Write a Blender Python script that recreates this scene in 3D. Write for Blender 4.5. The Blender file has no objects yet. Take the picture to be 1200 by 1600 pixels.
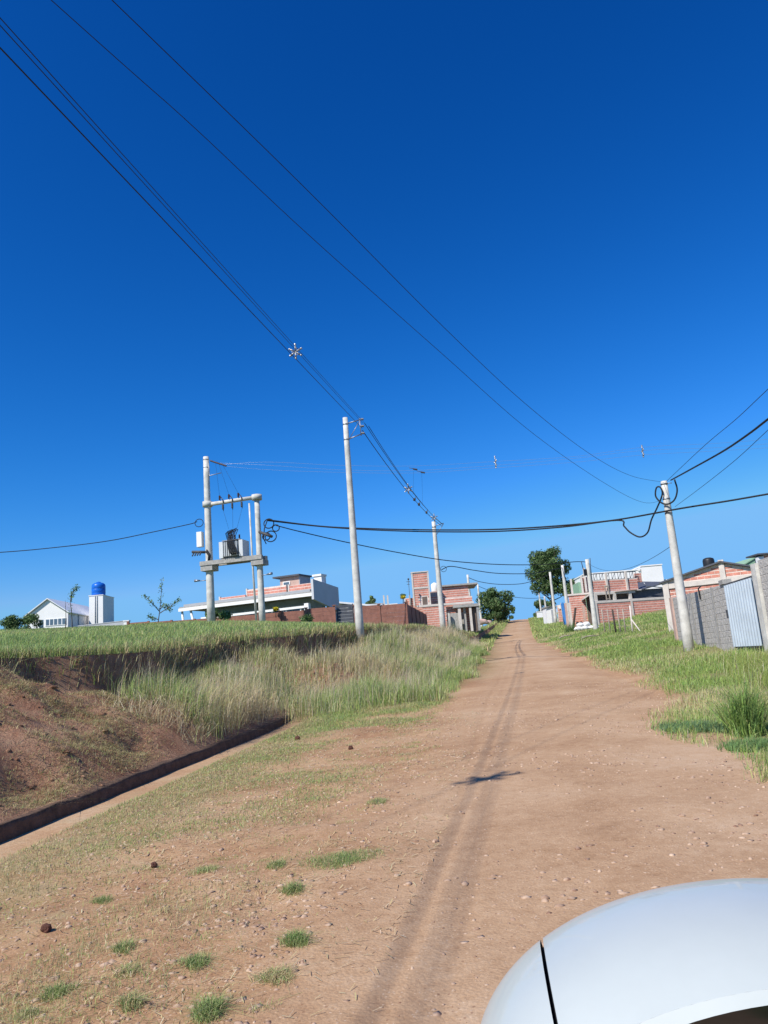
import bpy, bmesh, math, random
import numpy as np
from mathutils import Vector

# ------------------------------------------------------------------ camera, sky, sun, exposure
SC = bpy.context.scene
COL = SC.collection
FPX, CAMH = 1202.0, 1.6
_U = np.array([-470., 6030., -1202.]); _U /= np.linalg.norm(_U)
_f = np.array([0, 0, -1.]); _Y = _f - _U * (_f @ _U); _Y /= np.linalg.norm(_Y); _X = np.cross(_Y, _U)
RC = np.array([_X, _Y, _U])                       # world = RC @ camera
cd = bpy.data.cameras.new('camera'); cam = bpy.data.objects.new('camera', cd); COL.objects.link(cam)
cd.sensor_fit = 'VERTICAL'; cd.sensor_height = 24.0; cd.lens = 24.0 * FPX / 1600.0
cd.clip_start = 0.02; cd.clip_end = 3000
from mathutils import Matrix
m4 = Matrix([[*RC[0], 0], [*RC[1], 0], [*RC[2], CAMH], [0, 0, 0, 1]])
cam.matrix_world = m4
SC.camera = cam

SUN = Vector((-0.675, -0.72, 1.0)).normalized()
EL = math.asin(SUN.z); AZ_ROT = math.atan2(SUN.x, SUN.y)
w = bpy.data.worlds.new('World'); SC.world = w; w.use_nodes = True
nt = w.node_tree; bg = nt.nodes['Background']
sky = nt.nodes.new('ShaderNodeTexSky'); sky.sky_type = 'NISHITA'; sky.sun_disc = False
sky.sun_elevation = EL; sky.sun_rotation = AZ_ROT
sky.altitude = 300; sky.air_density = 1.35; sky.dust_density = 0.15; sky.ozone_density = 4.0
sep = nt.nodes.new('ShaderNodeSeparateColor'); cmb = nt.nodes.new('ShaderNodeCombineColor'); nt.links.new(sky.outputs[0], sep.inputs[0])
for k_, (pw, gn) in enumerate(((3.0, .0215), (1.55, .232), (1.36, .53))):      # the deep clear blue of the photograph, channel by channel
    mn = nt.nodes.new('ShaderNodeMath'); mn.operation = 'MINIMUM'; mn.inputs[1].default_value = (4.0, 5.7, 6.2)[k_]
    pn_ = nt.nodes.new('ShaderNodeMath'); pn_.operation = 'POWER'; pn_.inputs[1].default_value = pw
    mu = nt.nodes.new('ShaderNodeMath'); mu.operation = 'MULTIPLY'; mu.inputs[1].default_value = gn
    nt.links.new(sep.outputs[k_], mn.inputs[0]); nt.links.new(mn.outputs[0], pn_.inputs[0]); nt.links.new(pn_.outputs[0], mu.inputs[0]); nt.links.new(mu.outputs[0], cmb.inputs[k_])
nt.links.new(cmb.outputs[0], bg.inputs[0]); bg.inputs[1].default_value = 0.105
sd = bpy.data.lights.new('sun', 'SUN'); so = bpy.data.objects.new('sun', sd); COL.objects.link(so)
sd.energy = 4.2; sd.angle = math.radians(0.55); sd.color = (1.0, 0.955, 0.88)
so.rotation_euler = SUN.to_track_quat('Z', 'Y').to_euler()
SC.view_settings.view_transform = 'Standard'; SC.view_settings.look = 'None'
SC.view_settings.exposure = 0.5; SC.view_settings.gamma = 1.0; SC.view_settings.use_curve_mapping = False
SC.cycles.max_bounces = 6

rng = np.random.default_rng(7); random.seed(7)

def W(u, v, d):                                   # world point seen at a photograph pixel, d metres ahead
    r = RC @ np.array([u - 600., 800. - v, -FPX]); r = r * (d / r[1])
    return np.array([r[0], d, CAMH + r[2]])
def WZ(u, v, z):
    r = RC @ np.array([u - 600., 800. - v, -FPX]); r = r * ((z - CAMH) / r[2])
    return np.array([r[0], r[1], z])

# ------------------------------------------------------------------ materials
MATS = {}
def mat(name, color, rough=0.8, var=0.12, scale=6.0, bump=0.0, bscale=40.0, metallic=0.0, color2=None, coat=0.0, spec=0.3, detail=6.0):
    if name in MATS: return MATS[name]
    m = bpy.data.materials.new(name); m.use_nodes = True; MATS[name] = m
    t = m.node_tree; b = t.nodes['Principled BSDF']
    tc = t.nodes.new('ShaderNodeTexCoord')
    n = t.nodes.new('ShaderNodeTexNoise'); n.inputs['Scale'].default_value = scale; n.inputs['Detail'].default_value = detail; n.inputs['Roughness'].default_value = 0.65
    t.links.new(tc.outputs['Object'], n.inputs['Vector'])
    r = t.nodes.new('ShaderNodeValToRGB')
    c = np.array(color); c2 = np.array(color2) if color2 is not None else c * (1 - 2 * var)
    c1 = c if color2 is not None else np.clip(c * (1 + var), 0, 0.95)
    r.color_ramp.elements[0].position = 0.3; r.color_ramp.elements[0].color = (*c2, 1)
    r.color_ramp.elements[1].position = 0.7; r.color_ramp.elements[1].color = (*c1, 1)
    t.links.new(n.outputs['Fac'], r.inputs[0]); t.links.new(r.outputs[0], b.inputs['Base Color'])
    b.inputs['Roughness'].default_value = rough; b.inputs['Metallic'].default_value = metallic
    b.inputs['Specular IOR Level'].default_value = spec
    if coat: b.inputs['Coat Weight'].default_value = coat; b.inputs['Coat Roughness'].default_value = 0.03
    if bump:
        n2 = t.nodes.new('ShaderNodeTexNoise'); n2.inputs['Scale'].default_value = bscale; n2.inputs['Detail'].default_value = 5
        t.links.new(tc.outputs['Object'], n2.inputs['Vector'])
        bp = t.nodes.new('ShaderNodeBump'); bp.inputs['Strength'].default_value = bump; bp.inputs['Distance'].default_value = 0.03
        t.links.new(n2.outputs['Fac'], bp.inputs['Height']); t.links.new(bp.outputs[0], b.inputs['Normal'])
    return m

def soil_mat(name, stops, s1, s2, bump, bdist, sp=None):
    """layered noise soil: coarse patches, fine grain, pale pebble flecks"""
    m = bpy.data.materials.new(name); m.use_nodes = True; MATS[name] = m
    t = m.node_tree; b = t.nodes['Principled BSDF']; b.inputs['Roughness'].default_value = 0.95; b.inputs['Specular IOR Level'].default_value = 0.1
    geo = t.nodes.new('ShaderNodeNewGeometry'); pos = geo.outputs['Position']
    def noise(sc, det=6, rg=0.6, dist=0.0):
        n = t.nodes.new('ShaderNodeTexNoise'); n.inputs['Scale'].default_value = sc; n.inputs['Detail'].default_value = det
        n.inputs['Roughness'].default_value = rg; n.inputs['Distortion'].default_value = dist
        t.links.new(pos, n.inputs['Vector']); return n.outputs['Fac']
    def math_(op, a, bv):
        n = t.nodes.new('ShaderNodeMath'); n.operation = op
        for i, x in enumerate((a, bv)):
            if isinstance(x, (int, float)): n.inputs[i].default_value = x
            else: t.links.new(x, n.inputs[i])
        return n.outputs[0]
    a = noise(s1, 5, 0.6, 0.4); c = noise(s2, 8, 0.75)
    f = math_('ADD', math_('MULTIPLY', a, 0.5), math_('MULTIPLY', c, 0.5))
    at = t.nodes.new('ShaderNodeAttribute'); at.attribute_name = 'wear_shade'
    f = math_('ADD', f, at.outputs['Fac'])
    r = t.nodes.new('ShaderNodeValToRGB'); cr = r.color_ramp
    for i, (p, cc) in enumerate(stops):
        e = cr.elements[i] if i < 2 else cr.elements.new(p)
        e.position = p; e.color = (*cc, 1)
    t.links.new(f, r.inputs[0])
    out = r.outputs[0]
    if sp:
        vo = t.nodes.new('ShaderNodeTexVoronoi'); vo.inputs['Scale'].default_value = sp[0]; vo.inputs['Randomness'].default_value = 1.0
        t.links.new(pos, vo.inputs['Vector'])
        lt = math_('LESS_THAN', vo.outputs['Distance'], sp[1])
        sel = math_('GREATER_THAN', noise(sp[0] * 0.23, 2), sp[2])
        fac = math_('MULTIPLY', math_('MULTIPLY', lt, sel), sp[4])
        mx = t.nodes.new('ShaderNodeMix'); mx.data_type = 'RGBA'
        t.links.new(fac, mx.inputs[0]); t.links.new(out, mx.inputs[6]); mx.inputs[7].default_value = (*sp[3], 1)
        out = mx.outputs[2]
    t.links.new(out, b.inputs['Base Color'])
    h = math_('ADD', math_('MULTIPLY', c, 1.0), math_('MULTIPLY', noise(s2 * 4, 4, 0.7), 0.5))
    bp = t.nodes.new('ShaderNodeBump'); bp.inputs['Strength'].default_value = bump; bp.inputs['Distance'].default_value = bdist
    t.links.new(h, bp.inputs['Height']); t.links.new(bp.outputs[0], b.inputs['Normal'])
    return m

def leaf_mat(name, transl=0.35, rough=0.55):
    m = bpy.data.materials.new(name); m.use_nodes = True; MATS[name] = m
    t = m.node_tree; b = t.nodes['Principled BSDF']; b.inputs['Roughness'].default_value = rough; b.inputs['Specular IOR Level'].default_value = 0.25
    a = t.nodes.new('ShaderNodeAttribute'); a.attribute_name = 'tint'
    tr = t.nodes.new('ShaderNodeBsdfTranslucent'); mx = t.nodes.new('ShaderNodeMixShader'); mx.inputs[0].default_value = transl
    t.links.new(a.outputs['Color'], b.inputs['Base Color']); t.links.new(a.outputs['Color'], tr.inputs['Color'])
    t.links.new(b.outputs[0], mx.inputs[1]); t.links.new(tr.outputs[0], mx.inputs[2])
    t.links.new(mx.outputs[0], t.nodes['Material Output'].inputs['Surface'])
    return m

CONC = mat('pale_concrete', (0.58, 0.56, 0.51), 0.85, 0.16, 2.2, 0.25, 30)
CONC2 = mat('grey_concrete', (0.36, 0.345, 0.32), 0.9, 0.16, 5.0, 0.4, 25)
GUTM = mat('old_concrete', (0.135, 0.082, 0.052), 0.95, 0.25, 6.0, 0.6, 25)
METAL = mat('galvanised_steel', (0.30, 0.31, 0.33), 0.45, 0.1, 8, 0, 30, 0.7)
DARKM = mat('dark_steel', (0.07, 0.07, 0.075), 0.6, 0.2, 8)
RUBBER = mat('black_cable', (0.012, 0.013, 0.016), 0.6, 0.1, 8)
ALU = mat('bare_aluminium_wire', (0.34, 0.38, 0.45), 0.4, 0.05, 8, 0, 30, 0.5)
PORC = mat('brown_porcelain', (0.05, 0.028, 0.022), 0.3, 0.1, 8)
WHITEP = mat('white_paint', (0.77, 0.76, 0.74), 0.7, 0.03, 0.7)
GREYP = mat('grey_paint', (0.36, 0.37, 0.39), 0.7, 0.05, 2.0, 0.1, 20)
ROOFW = mat('white_metal_roof', (0.72, 0.73, 0.74), 0.45, 0.05, 3)
BLUEP = mat('blue_plastic', (0.012, 0.13, 0.55), 0.35, 0.08, 3)
BLACKP = mat('black_plastic', (0.02, 0.021, 0.024), 0.45, 0.1, 3)
GLASS = mat('dark_window_glass', (0.10, 0.15, 0.20), 0.08, 0.15, 1.5, spec=0.6)
BRICK = mat('red_hollow_brick', (0.60, 0.25, 0.185), 0.9, 0.18, 2.2, 0.3, 30)
MORT = mat('pale_mortar', (0.72, 0.60, 0.52), 0.95, 0.12, 3.0, 0.3, 40)
BEAM = mat('pale_concrete_beam', (0.60, 0.54, 0.48), 0.9, 0.08, 3.0, 0.3, 30)
PINKB = mat('pinkish_render', (0.52, 0.36, 0.30), 0.9, 0.10, 3.0, 0.3, 30)
PRECAST = mat('brown_precast_slab', (0.30, 0.135, 0.098), 0.85, 0.16, 2.5, 0.3, 25)
BLOCK = mat('grey_concrete_block', (0.56, 0.53, 0.485), 0.95, 0.28, 9.0, 1.0, 13, color2=(0.30, 0.28, 0.255))
BLOCKJ = mat('block_joint_mortar', (0.44, 0.41, 0.375), 0.95, 0.15, 8.0, 0.5, 22)
ZINC = mat('corrugated_zinc_sheet', (0.50, 0.57, 0.63), 0.42, 0.08, 1.5, 0, 30, 0.2)
DARKIN = mat('unlit_interior_render', (0.16, 0.12, 0.10), 0.95, 0.1, 3)  # dark colour stands in for the shade inside openings and the porch
GREENR = mat('green_painted_render', (0.25, 0.40, 0.27), 0.8, 0.08, 3)
SLATE = mat('dark_grey_roof_sheet', (0.085, 0.09, 0.105), 0.6, 0.12, 3)
WOOD = mat('weathered_wood', (0.38, 0.32, 0.26), 0.9, 0.2, 6)
WOODD = mat('dark_wood', (0.07, 0.055, 0.045), 0.9, 0.2, 6)
BARK = mat('grey_brown_bark', (0.13, 0.10, 0.075), 0.95, 0.3, 5, 0.6, 15)
TARP = mat('blue_tarpaulin', (0.03, 0.16, 0.42), 0.6, 0.12, 2.0)
TEAL = mat('teal_netting', (0.05, 0.26, 0.33), 0.7, 0.2, 5)
SACK = mat('white_sack_cloth', (0.74, 0.73, 0.71), 0.8, 0.08, 5, 0.4, 12)
CLODM = mat('dark_red_clod', (0.12, 0.052, 0.035), 0.95, 0.25, 20, 0.6, 60)
STONEM = mat('tan_road_stone', (0.56, 0.41, 0.29), 0.9, 0.25, 14.0, color2=(0.20, 0.105, 0.065), detail=2)
CARW = mat('glossy_white_car_paint', (0.445, 0.48, 0.46), 0.5, 0.03, 9, coat=0.45, spec=0.4)
CARB = mat('black_trim_plastic', (0.012, 0.012, 0.013), 0.45, 0.1, 30)
CARG = mat('tinted_car_glass', (0.02, 0.025, 0.025), 0.03, 0.05, 3, spec=0.8)
TYRE = mat('tyre_rubber', (0.02, 0.02, 0.02), 0.9, 0.1, 8)
MIRR = mat('mirror_glass', (0.5, 0.52, 0.54), 0.03, 0.02, 2, metallic=1.0)
LEAF = leaf_mat('leaf_green', 0.3)
GRASS = leaf_mat('grass_blade', 0.35, 0.6)

def earth_mat(name):
    """packed road, loose verge and turf soil in one material, mixed by where each lies on the ground"""
    m = bpy.data.materials.new(name); m.use_nodes = True; MATS[name] = m
    t = m.node_tree; b = t.nodes['Principled BSDF']; b.inputs['Roughness'].default_value = 0.95; b.inputs['Specular IOR Level'].default_value = 0.08
    pos = t.nodes.new('ShaderNodeNewGeometry').outputs['Position']
    def noise(sc, det=6, rg=0.6, dist=0.0):
        n = t.nodes.new('ShaderNodeTexNoise'); n.inputs['Scale'].default_value = sc; n.inputs['Detail'].default_value = det
        n.inputs['Roughness'].default_value = rg; n.inputs['Distortion'].default_value = dist; t.links.new(pos, n.inputs['Vector']); return n.outputs['Fac']
    def M_(op, *a):
        n = t.nodes.new('ShaderNodeMath'); n.operation = op
        for i, x in enumerate(a):
            if isinstance(x, (int, float)): n.inputs[i].default_value = x
            else: t.links.new(x, n.inputs[i])
        return n.outputs[0]
    def ramp(f, stops):
        r = t.nodes.new('ShaderNodeValToRGB'); cr = r.color_ramp
        for i, (p, cc) in enumerate(stops):
            e = cr.elements[i] if i < 2 else cr.elements.new(p); e.position = p; e.color = (*cc, 1)
        t.links.new(f, r.inputs[0]); return r.outputs[0]
    def mix(f, a, c):
        x = t.nodes.new('ShaderNodeMix'); x.data_type = 'RGBA'
        t.links.new(f, x.inputs[0])
        for k, q in ((6, a), (7, c)):
            if isinstance(q, tuple): x.inputs[k].default_value = (*q, 1)
            else: t.links.new(q, x.inputs[k])
        return x.outputs[2]
    def attr(n_): a = t.nodes.new('ShaderNodeAttribute'); a.attribute_name = n_; return a.outputs['Fac']
    big, mid, fine, grit = noise(.33, 4, .6, .4), noise(2.2, 6, .7), noise(11, 8, .78), noise(55, 3, .7)
    f = M_('ADD', M_('ADD', M_('MULTIPLY', big, .34), M_('MULTIPLY', mid, .27)), M_('ADD', M_('MULTIPLY', fine, .30), M_('MULTIPLY', grit, .15)))
    f = M_('ADD', M_('MULTIPLY', M_('SUBTRACT', f, .515), 1.8), .5)
    fw = M_('ADD', f, attr('wear_shade'))
    road = ramp(fw, [(.22, (.19, .105, .057)), (.42, (.36, .222, .127)), (.58, (.445, .292, .176)), (.78, (.53, .38, .255))])
    loose = ramp(fw, [(.22, (.14, .068, .036)), (.42, (.305, .168, .089)), (.56, (.40, .246, .136)), (.76, (.50, .355, .225))])
    turf = ramp(f, [(.25, (.075, .075, .028)), (.45, (.14, .150, .055)), (.58, (.185, .19, .08)), (.75, (.27, .225, .13))])
    br = M_('MULTIPLY', M_('SUBTRACT', mid, .5), 1.2)
    lo = M_('ADD', attr('loose'), br); lo = M_('MINIMUM', M_('MAXIMUM', lo, 0.0), 1.0)
    tu = M_('ADD', attr('turf'), M_('MULTIPLY', br, M_('GREATER_THAN', attr('turf'), .02))); tu = M_('MINIMUM', M_('MAXIMUM', tu, 0.0), 1.0)
    c = mix(tu, mix(lo, road, loose), turf)
    for sc, rad, thr, cc, am in ((34, .20, .50, (.56, .42, .30), .65), (21, .16, .53, (.16, .075, .045), .55)):
        vo = t.nodes.new('ShaderNodeTexVoronoi'); vo.inputs['Scale'].default_value = sc; t.links.new(pos, vo.inputs['Vector'])
        c = mix(M_('MULTIPLY', M_('MULTIPLY', M_('LESS_THAN', vo.outputs['Distance'], rad), M_('GREATER_THAN', noise(sc * .21, 2), thr)), am), c, cc)
    t.links.new(c, b.inputs['Base Color'])
    vh = t.nodes.new('ShaderNodeTexVoronoi'); vh.inputs['Scale'].default_value = 48; t.links.new(pos, vh.inputs['Vector'])
    h = M_('ADD', M_('ADD', M_('MULTIPLY', mid, .6), M_('MULTIPLY', fine, .6)), M_('MULTIPLY', M_('SUBTRACT', 1.0, vh.outputs['Distance']), .22))
    bp = t.nodes.new('ShaderNodeBump'); bp.inputs['Strength'].default_value = .55; bp.inputs['Distance'].default_value = .03
    t.links.new(h, bp.inputs['Height']); t.links.new(bp.outputs[0], b.inputs['Normal'])
    return m
EARTH = earth_mat('red_earth')
BANKM = soil_mat('dug_red_earth', [(0.28, (0.085, 0.045, 0.028)), (0.43, (0.31, 0.160, 0.098)), (0.55, (0.41, 0.245, 0.155)), (0.70, (0.47, 0.34, 0.21))], 0.7, 7.0, 1.0, 0.06, (22.0, 0.25, 0.5, (0.38, 0.30, 0.17), 0.6))
FIELDM = soil_mat('turf_soil', [(0.30, (0.085, 0.10, 0.035)), (0.45, (0.13, 0.155, 0.06)), (0.56, (0.17, 0.185, 0.08)), (0.72, (0.25, 0.21, 0.12))], 0.30, 3.0, 0.8, 0.05)

# ------------------------------------------------------------------ mesh helpers
class MB:
    def __init__(s): s.v = []; s.f = []; s.sm = []
    def add(s, vs, fs, smooth=False):
        o = len(s.v); s.v += [tuple(map(float, p)) for p in vs]
        s.f += [tuple(i + o for i in f) for f in fs]; s.sm += [smooth] * len(fs); return s
    def hexa(s, p):                               # 8 points: bottom 4, top 4
        return s.add(p, [(0, 3, 2, 1), (4, 5, 6, 7), (0, 1, 5, 4), (1, 2, 6, 5), (2, 3, 7, 6), (3, 0, 4, 7)])
    def box(s, x0, x1, y0, y1, z0, z1, fr=None):
        p = [(x0, y0, z0), (x1, y0, z0), (x1, y1, z0), (x0, y1, z0), (x0, y0, z1), (x1, y0, z1), (x1, y1, z1), (x0, y1, z1)]
        return s.hexa([fr.pt(*q) for q in p] if fr else p)
    def prism(s, poly, vec):
        n = len(poly); a = [np.array(p, float) for p in poly]; b = [p + np.array(vec, float) for p in a]
        fs = [tuple(range(n))[::-1], tuple(range(n, 2 * n))] + [(i, (i + 1) % n, n + (i + 1) % n, n + i) for i in range(n)]
        return s.add(a + b, fs)
    def tube(s, pts, rad, n=8, cap=True):
        pts = [np.array(p, float) for p in pts]; m = len(pts)
        rad = [rad] * m if isinstance(rad, (int, float)) else list(rad)
        vs = []; up = None
        for i in range(m):
            t = pts[min(i + 1, m - 1)] - pts[max(i - 1, 0)]; t = t / (np.linalg.norm(t) + 1e-12)
            if up is None:
                up = np.array([0, 0, 1.]) if abs(t[2]) < 0.9 else np.array([1., 0, 0])
            a = np.cross(t, up); a /= np.linalg.norm(a) + 1e-12; b = np.cross(t, a); up = -b if False else np.cross(a, t)
            for k in range(n):
                q = 2 * math.pi * k / n; vs.append(pts[i] + rad[i] * (math.cos(q) * a + math.sin(q) * b))
        fs = [(i * n + k, i * n + (k + 1) % n, (i + 1) * n + (k + 1) % n, (i + 1) * n + k) for i in range(m - 1) for k in range(n)]
        s.add(vs, fs, True)
        if cap:
            o = len(s.v) - m * n
            s.f += [tuple(o + k for k in range(n))[::-1], tuple(o + (m - 1) * n + k for k in range(n))]; s.sm += [False, False]
        return s
    def lathe(s, c, prof, n=16):                  # prof: (radius, z)
        return s.tube([(c[0], c[1], c[2] + z) for r, z in prof], [max(r, 1e-3) for r, z in prof], n)
    def blob(s, c, r, sub=1, jit=0.2, sc=(1, 1, 1)):
        bm = bmesh.new(); bmesh.ops.create_icosphere(bm, subdivisions=sub, radius=1.0)
        o = [np.array(v.co) * (1 + random.uniform(-jit, jit)) * np.array(sc) * r + np.array(c) for v in bm.verts]
        f = [tuple(v.index for v in q.verts) for q in bm.faces]; bm.free()
        return s.add(o, f, False)

class Frame:
    def __init__(s, o, ux):                       # ux: horizontal direction along the front; b goes away from the viewer
        s.o = np.array(o, float); u = np.array([ux[0], ux[1], 0.]); s.u = u / np.linalg.norm(u)
        s.b = np.array([-s.u[1], s.u[0], 0.])
    def pt(s, a, b, c): return s.o + s.u * a + s.b * b + np.array([0, 0, c])

def tag(o, label=None, cat=None, group=None, kind=None):
    if label: o['label'] = label
    if cat: o['category'] = cat
    if group: o['group'] = group
    if kind: o['kind'] = kind
    return o
def link(name, me, parent=None):
    o = bpy.data.objects.new(name, me); COL.objects.link(o)
    if parent: o.parent = parent
    return o
def build(name, mb, m, parent=None, org=(0, 0, 0)):
    me = bpy.data.meshes.new(name); o3 = np.array(org, float)
    me.from_pydata([tuple(np.array(p) - o3) for p in mb.v], [], mb.f)
    me.polygons.foreach_set('use_smooth', mb.sm); me.materials.append(m); me.update()
    bm = bmesh.new(); bm.from_mesh(me); bmesh.ops.recalc_face_normals(bm, faces=bm.faces); bm.to_mesh(me); bm.free()
    return link(name, me, parent)
class Thing:
    def __init__(s, name, label, cat, loc, group=None):
        s.loc = np.array(loc, float); s.o = bpy.data.objects.new(name, None); COL.objects.link(s.o)
        s.o.location = s.loc; s.o.empty_display_size = 0.1; tag(s.o, label, cat, group)
    def part(s, name, mb, m, parent=None, stuff=False):
        o = build(name, mb, m, parent or s.o, s.loc)
        if stuff: o['kind'] = 'stuff'
        return o
def solo(name, mb, m, label, cat, group=None, loc=None):
    loc = np.array(loc if loc is not None else mb.v[0], float)
    o = build(name, mb, m, None, loc); o.location = loc
    return tag(o, label, cat, group)
def np_mesh(name, V, F, tint, m, smooth=False):
    me = bpy.data.meshes.new(name); V = np.asarray(V, np.float32); F = np.asarray(F, np.int32)
    k = F.shape[1]
    me.vertices.add(len(V)); me.vertices.foreach_set('co', V.ravel())
    me.loops.add(F.size); me.loops.foreach_set('vertex_index', F.ravel())
    me.polygons.add(len(F)); me.polygons.foreach_set('loop_start', np.arange(0, F.size, k, dtype=np.int32))
    if smooth: me.polygons.foreach_set('use_smooth', np.ones(len(F), bool))
    me.update(calc_edges=True)
    if tint is not None:
        a = me.attributes.new('tint', 'FLOAT_COLOR', 'POINT')
        c = np.ones((len(V), 4), np.float32); c[:, :3] = tint; a.data.foreach_set('color', c.ravel())
    me.materials.append(m); me.validate()
    return me

# ------------------------------------------------------------------ terrain
def sst(a, b, x):
    t = np.clip((np.asarray(x, float) - a) / (b - a), 0, 1); return t * t * (3 - 2 * t)
_yy = np.arange(-60, 900, 1.0)
def smoothed(xs, ys, k):
    g = np.interp(_yy, xs, ys); ker = np.hanning(2 * k + 1); ker /= ker.sum()
    return np.convolve(np.pad(g, k, mode='edge'), ker, 'valid')
_zr = smoothed([-60, 0, 10, 24, 36, 56, 78, 120, 168, 188, 215, 300, 900], [-0.9, 0, .2, .6, 1.05, 1.95, 3.0, 5.65, 9.05, 9.55, 8.6, 2, -45], 6)
_xc = smoothed([-60, 0, 10, 24, 36, 78, 170, 900], [-8.2, .9, 2.45, 4.55, 6.3, 12.0, 27.6, 150], 4)
_hw = smoothed([-60, 10, 24, 36, 78, 900], [2.2, 2.2, 2.35, 2.1, 1.85, 1.95], 3)
def zr(y): return np.interp(y, _yy, _zr)
def xc(y): return np.interp(y, _yy, _xc)
def hw(y): return np.interp(y, _yy, _hw)
def vnoise(x, y, s, seed=0):
    X = x * s + 17.3 * seed; Y = y * s - 9.1 * seed; xi = np.floor(X); yi = np.floor(Y); fx = X - xi; fy = Y - yi
    fx = fx * fx * (3 - 2 * fx); fy = fy * fy * (3 - 2 * fy)
    def h(a, b):
        q = np.sin(a * 127.1 + b * 311.7 + seed * 74.7) * 43758.5453; return q - np.floor(q)
    return (h(xi, yi) * (1 - fx) + h(xi + 1, yi) * fx) * (1 - fy) + (h(xi, yi + 1) * (1 - fx) + h(xi + 1, yi + 1) * fx) * fy - .5
def fbm(x, y, s, o=3, seed=0): return sum(vnoise(x, y, s * 2 ** i, seed + i) * .5 ** i for i in range(o))
AZ_ = np.array([-.508, -.425, -.342, -.259, -.176, -.0935, -.0443, .0292, .2])
SL_ = np.array([.082, .078, .0751, .0737, .0673, .0584, .0522, .045, .03])
_edge = np.array([W(*p) for p in [(-60, 1030, 15), (0, 1026, 17), (60, 1027, 18), (200, 1022, 20), (260, 1015, 22), (330, 1007, 25), (400, 999, 29), (500, 990, 33), (545, 986, 36), (600, 983, 43), (640, 982, 50), (682, 986, 60)]])
def xb(y): return (.55 * fbm(np.asarray(y, float) * 0 + 3.7, np.asarray(y, float), .45, 4, 131) * 1.5 * sst(10, 16, y) * sst(80, 60, y)) + np.interp(y, np.r_[-60, 8, _edge[:, 1], 78, 170, 900], np.r_[-13, -10, _edge[:, 0], 8.2, 22.8, 140])
_edz = smoothed(np.r_[-60, 8, _edge[:, 1], 78, 170, 900], np.r_[1.2, 1.8, _edge[:, 2], 3.75, 9.4, -45], 3)
def zE(y): return np.interp(y, _yy, _edz)
def zT0(x, y):
    pl = 3.47 - .133 * (x + 1.58) + .0436 * (y - 37) + .55 * sst(42, 55, y) * sst(4, 0, x)
    yy = np.maximum(y, 6); az = x / yy
    k = np.interp(az, [-.35, -.2, -.05], [.016, .01, .003])
    ra = 1.6 + np.interp(az, AZ_, SL_) * yy - np.where(yy < 55, k * (55 - yy), .006 * (yy - 55))
    z = np.minimum(pl, ra)
    return z - .10 * np.maximum(y - 170, 0)
def zT(x, y):
    t = np.exp(-np.maximum(xb(y) - x, 0) / 2.5); e = xb(y)
    return zT0(x, y) + (zE(y) - zT0(e, y)) * t
_gx = (np.array([-60, 9, 20, 22.5, 27, 31, 80, 900]), None)
def xg(y):
    a = np.interp(y, [-60, 9, 20, 22.5], [-13.1, -4.52, -3.15, -2.84])
    a = a + .07 * fbm(np.asarray(y, float), np.asarray(y, float) * 0, 1.1, 3, 155)
    return np.where(y < 22.5, a, a + (xc(y) - hw(y) - 1.6 + 2.84) * sst(22.5, 31, y))
def zg(y):
    a = np.interp(y, [-60, 0, 9, 20, 24], [-1.2, -.22, 0.0, .23, .42]); return a + (zr(y) + .05 - a) * sst(22, 30, y)
def gw(y): return 1 - sst(21.5, 24.0, y)           # how open the gutter is
def hB(y): return np.interp(y, [-60, 15, 17.5, 19, 22, 28, 45, 60, 76, 900], [.1, .2, .7, 1.0, 1.0, 1.05, 1.0, .7, 0, 0]) * (1 + 1.5 * vnoise(np.asarray(y, float) * 0 + 1.3, np.asarray(y, float), .4, 133))
def nodes(y):
    l, r, c, z = xc(y) - hw(y), xc(y) + hw(y), xc(y), zr(y)
    b, g, zz, gq, o = xb(y), xg(y), zg(y), gw(y), np.zeros_like(y)
    e = zE(y); h = hB(y)
    xm = b + .5 + (g - .4 - b - .5) * .5; zm = (e - h + zz + .19 * gq) * .5 + .12 * sst(80, 60, y)
    fade = 1 - sst(170, 230, y) * 0
    return [(b, e), (b + .28, e - h), (b + .55, e - h - .04), (xm, zm), (g - .34, zz + .13 * gq + .03 * vnoise(y * 1.7, y * 0, 1, 151) * gq), (g - .24, zz + .11 * gq + .05 * vnoise(y * 3.1, y * 0, 1, 153) * gq + o), (g - .20, zz - .07 * gq), (g + .42, zz - .05 * gq),
            (g + .70, zz + .07 * gq), (l, z - .01), (l + .7, z + .0), (c, z + .05), (r - .5, z + .02), (r, z), (r + 1.0, z + .10), (r + 4.5, z + .42), (r + 14, z + 1.9), (r + 60, z + 2.6), (r + 200, z - 4)]
_cable_shade = np.array([WZ(u, v, z) for u, v, z in [(640, 1590, .03), (700, 1400, .07), (735, 1280, .12), (752, 1180, .2), (772, 1090, .5)]])  # guide line traced along the shadow of the overhead cables
_cable_shade = np.vstack([_cable_shade, [W(795, 1040, 38), W(803, 1004, 74), W(806, 980, 130)]])
def cable_shade_x(y): return np.interp(y, np.r_[-60, _cable_shade[:, 1], 900], np.r_[_cable_shade[0, 0] - 9, _cable_shade[:, 0], 150])
def rut_and_cable_shade(x, y):
    r = cable_shade_x(y); d = 0
    for off, a, wd in ((-.13, 1, .055), (.13, 1, .055), (1.55, .35, .13)):  # the narrow pair follows the cable shadow, the wide one a wheel track
        d = d + a * np.exp(-((x - r - off) / wd) ** 2)
    return d * (1 - .55 * sst(20, 60, y)) * (1 - sst(60, 100, y)) * (.75 + .8 * vnoise(x, y, .6, 121))
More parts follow.
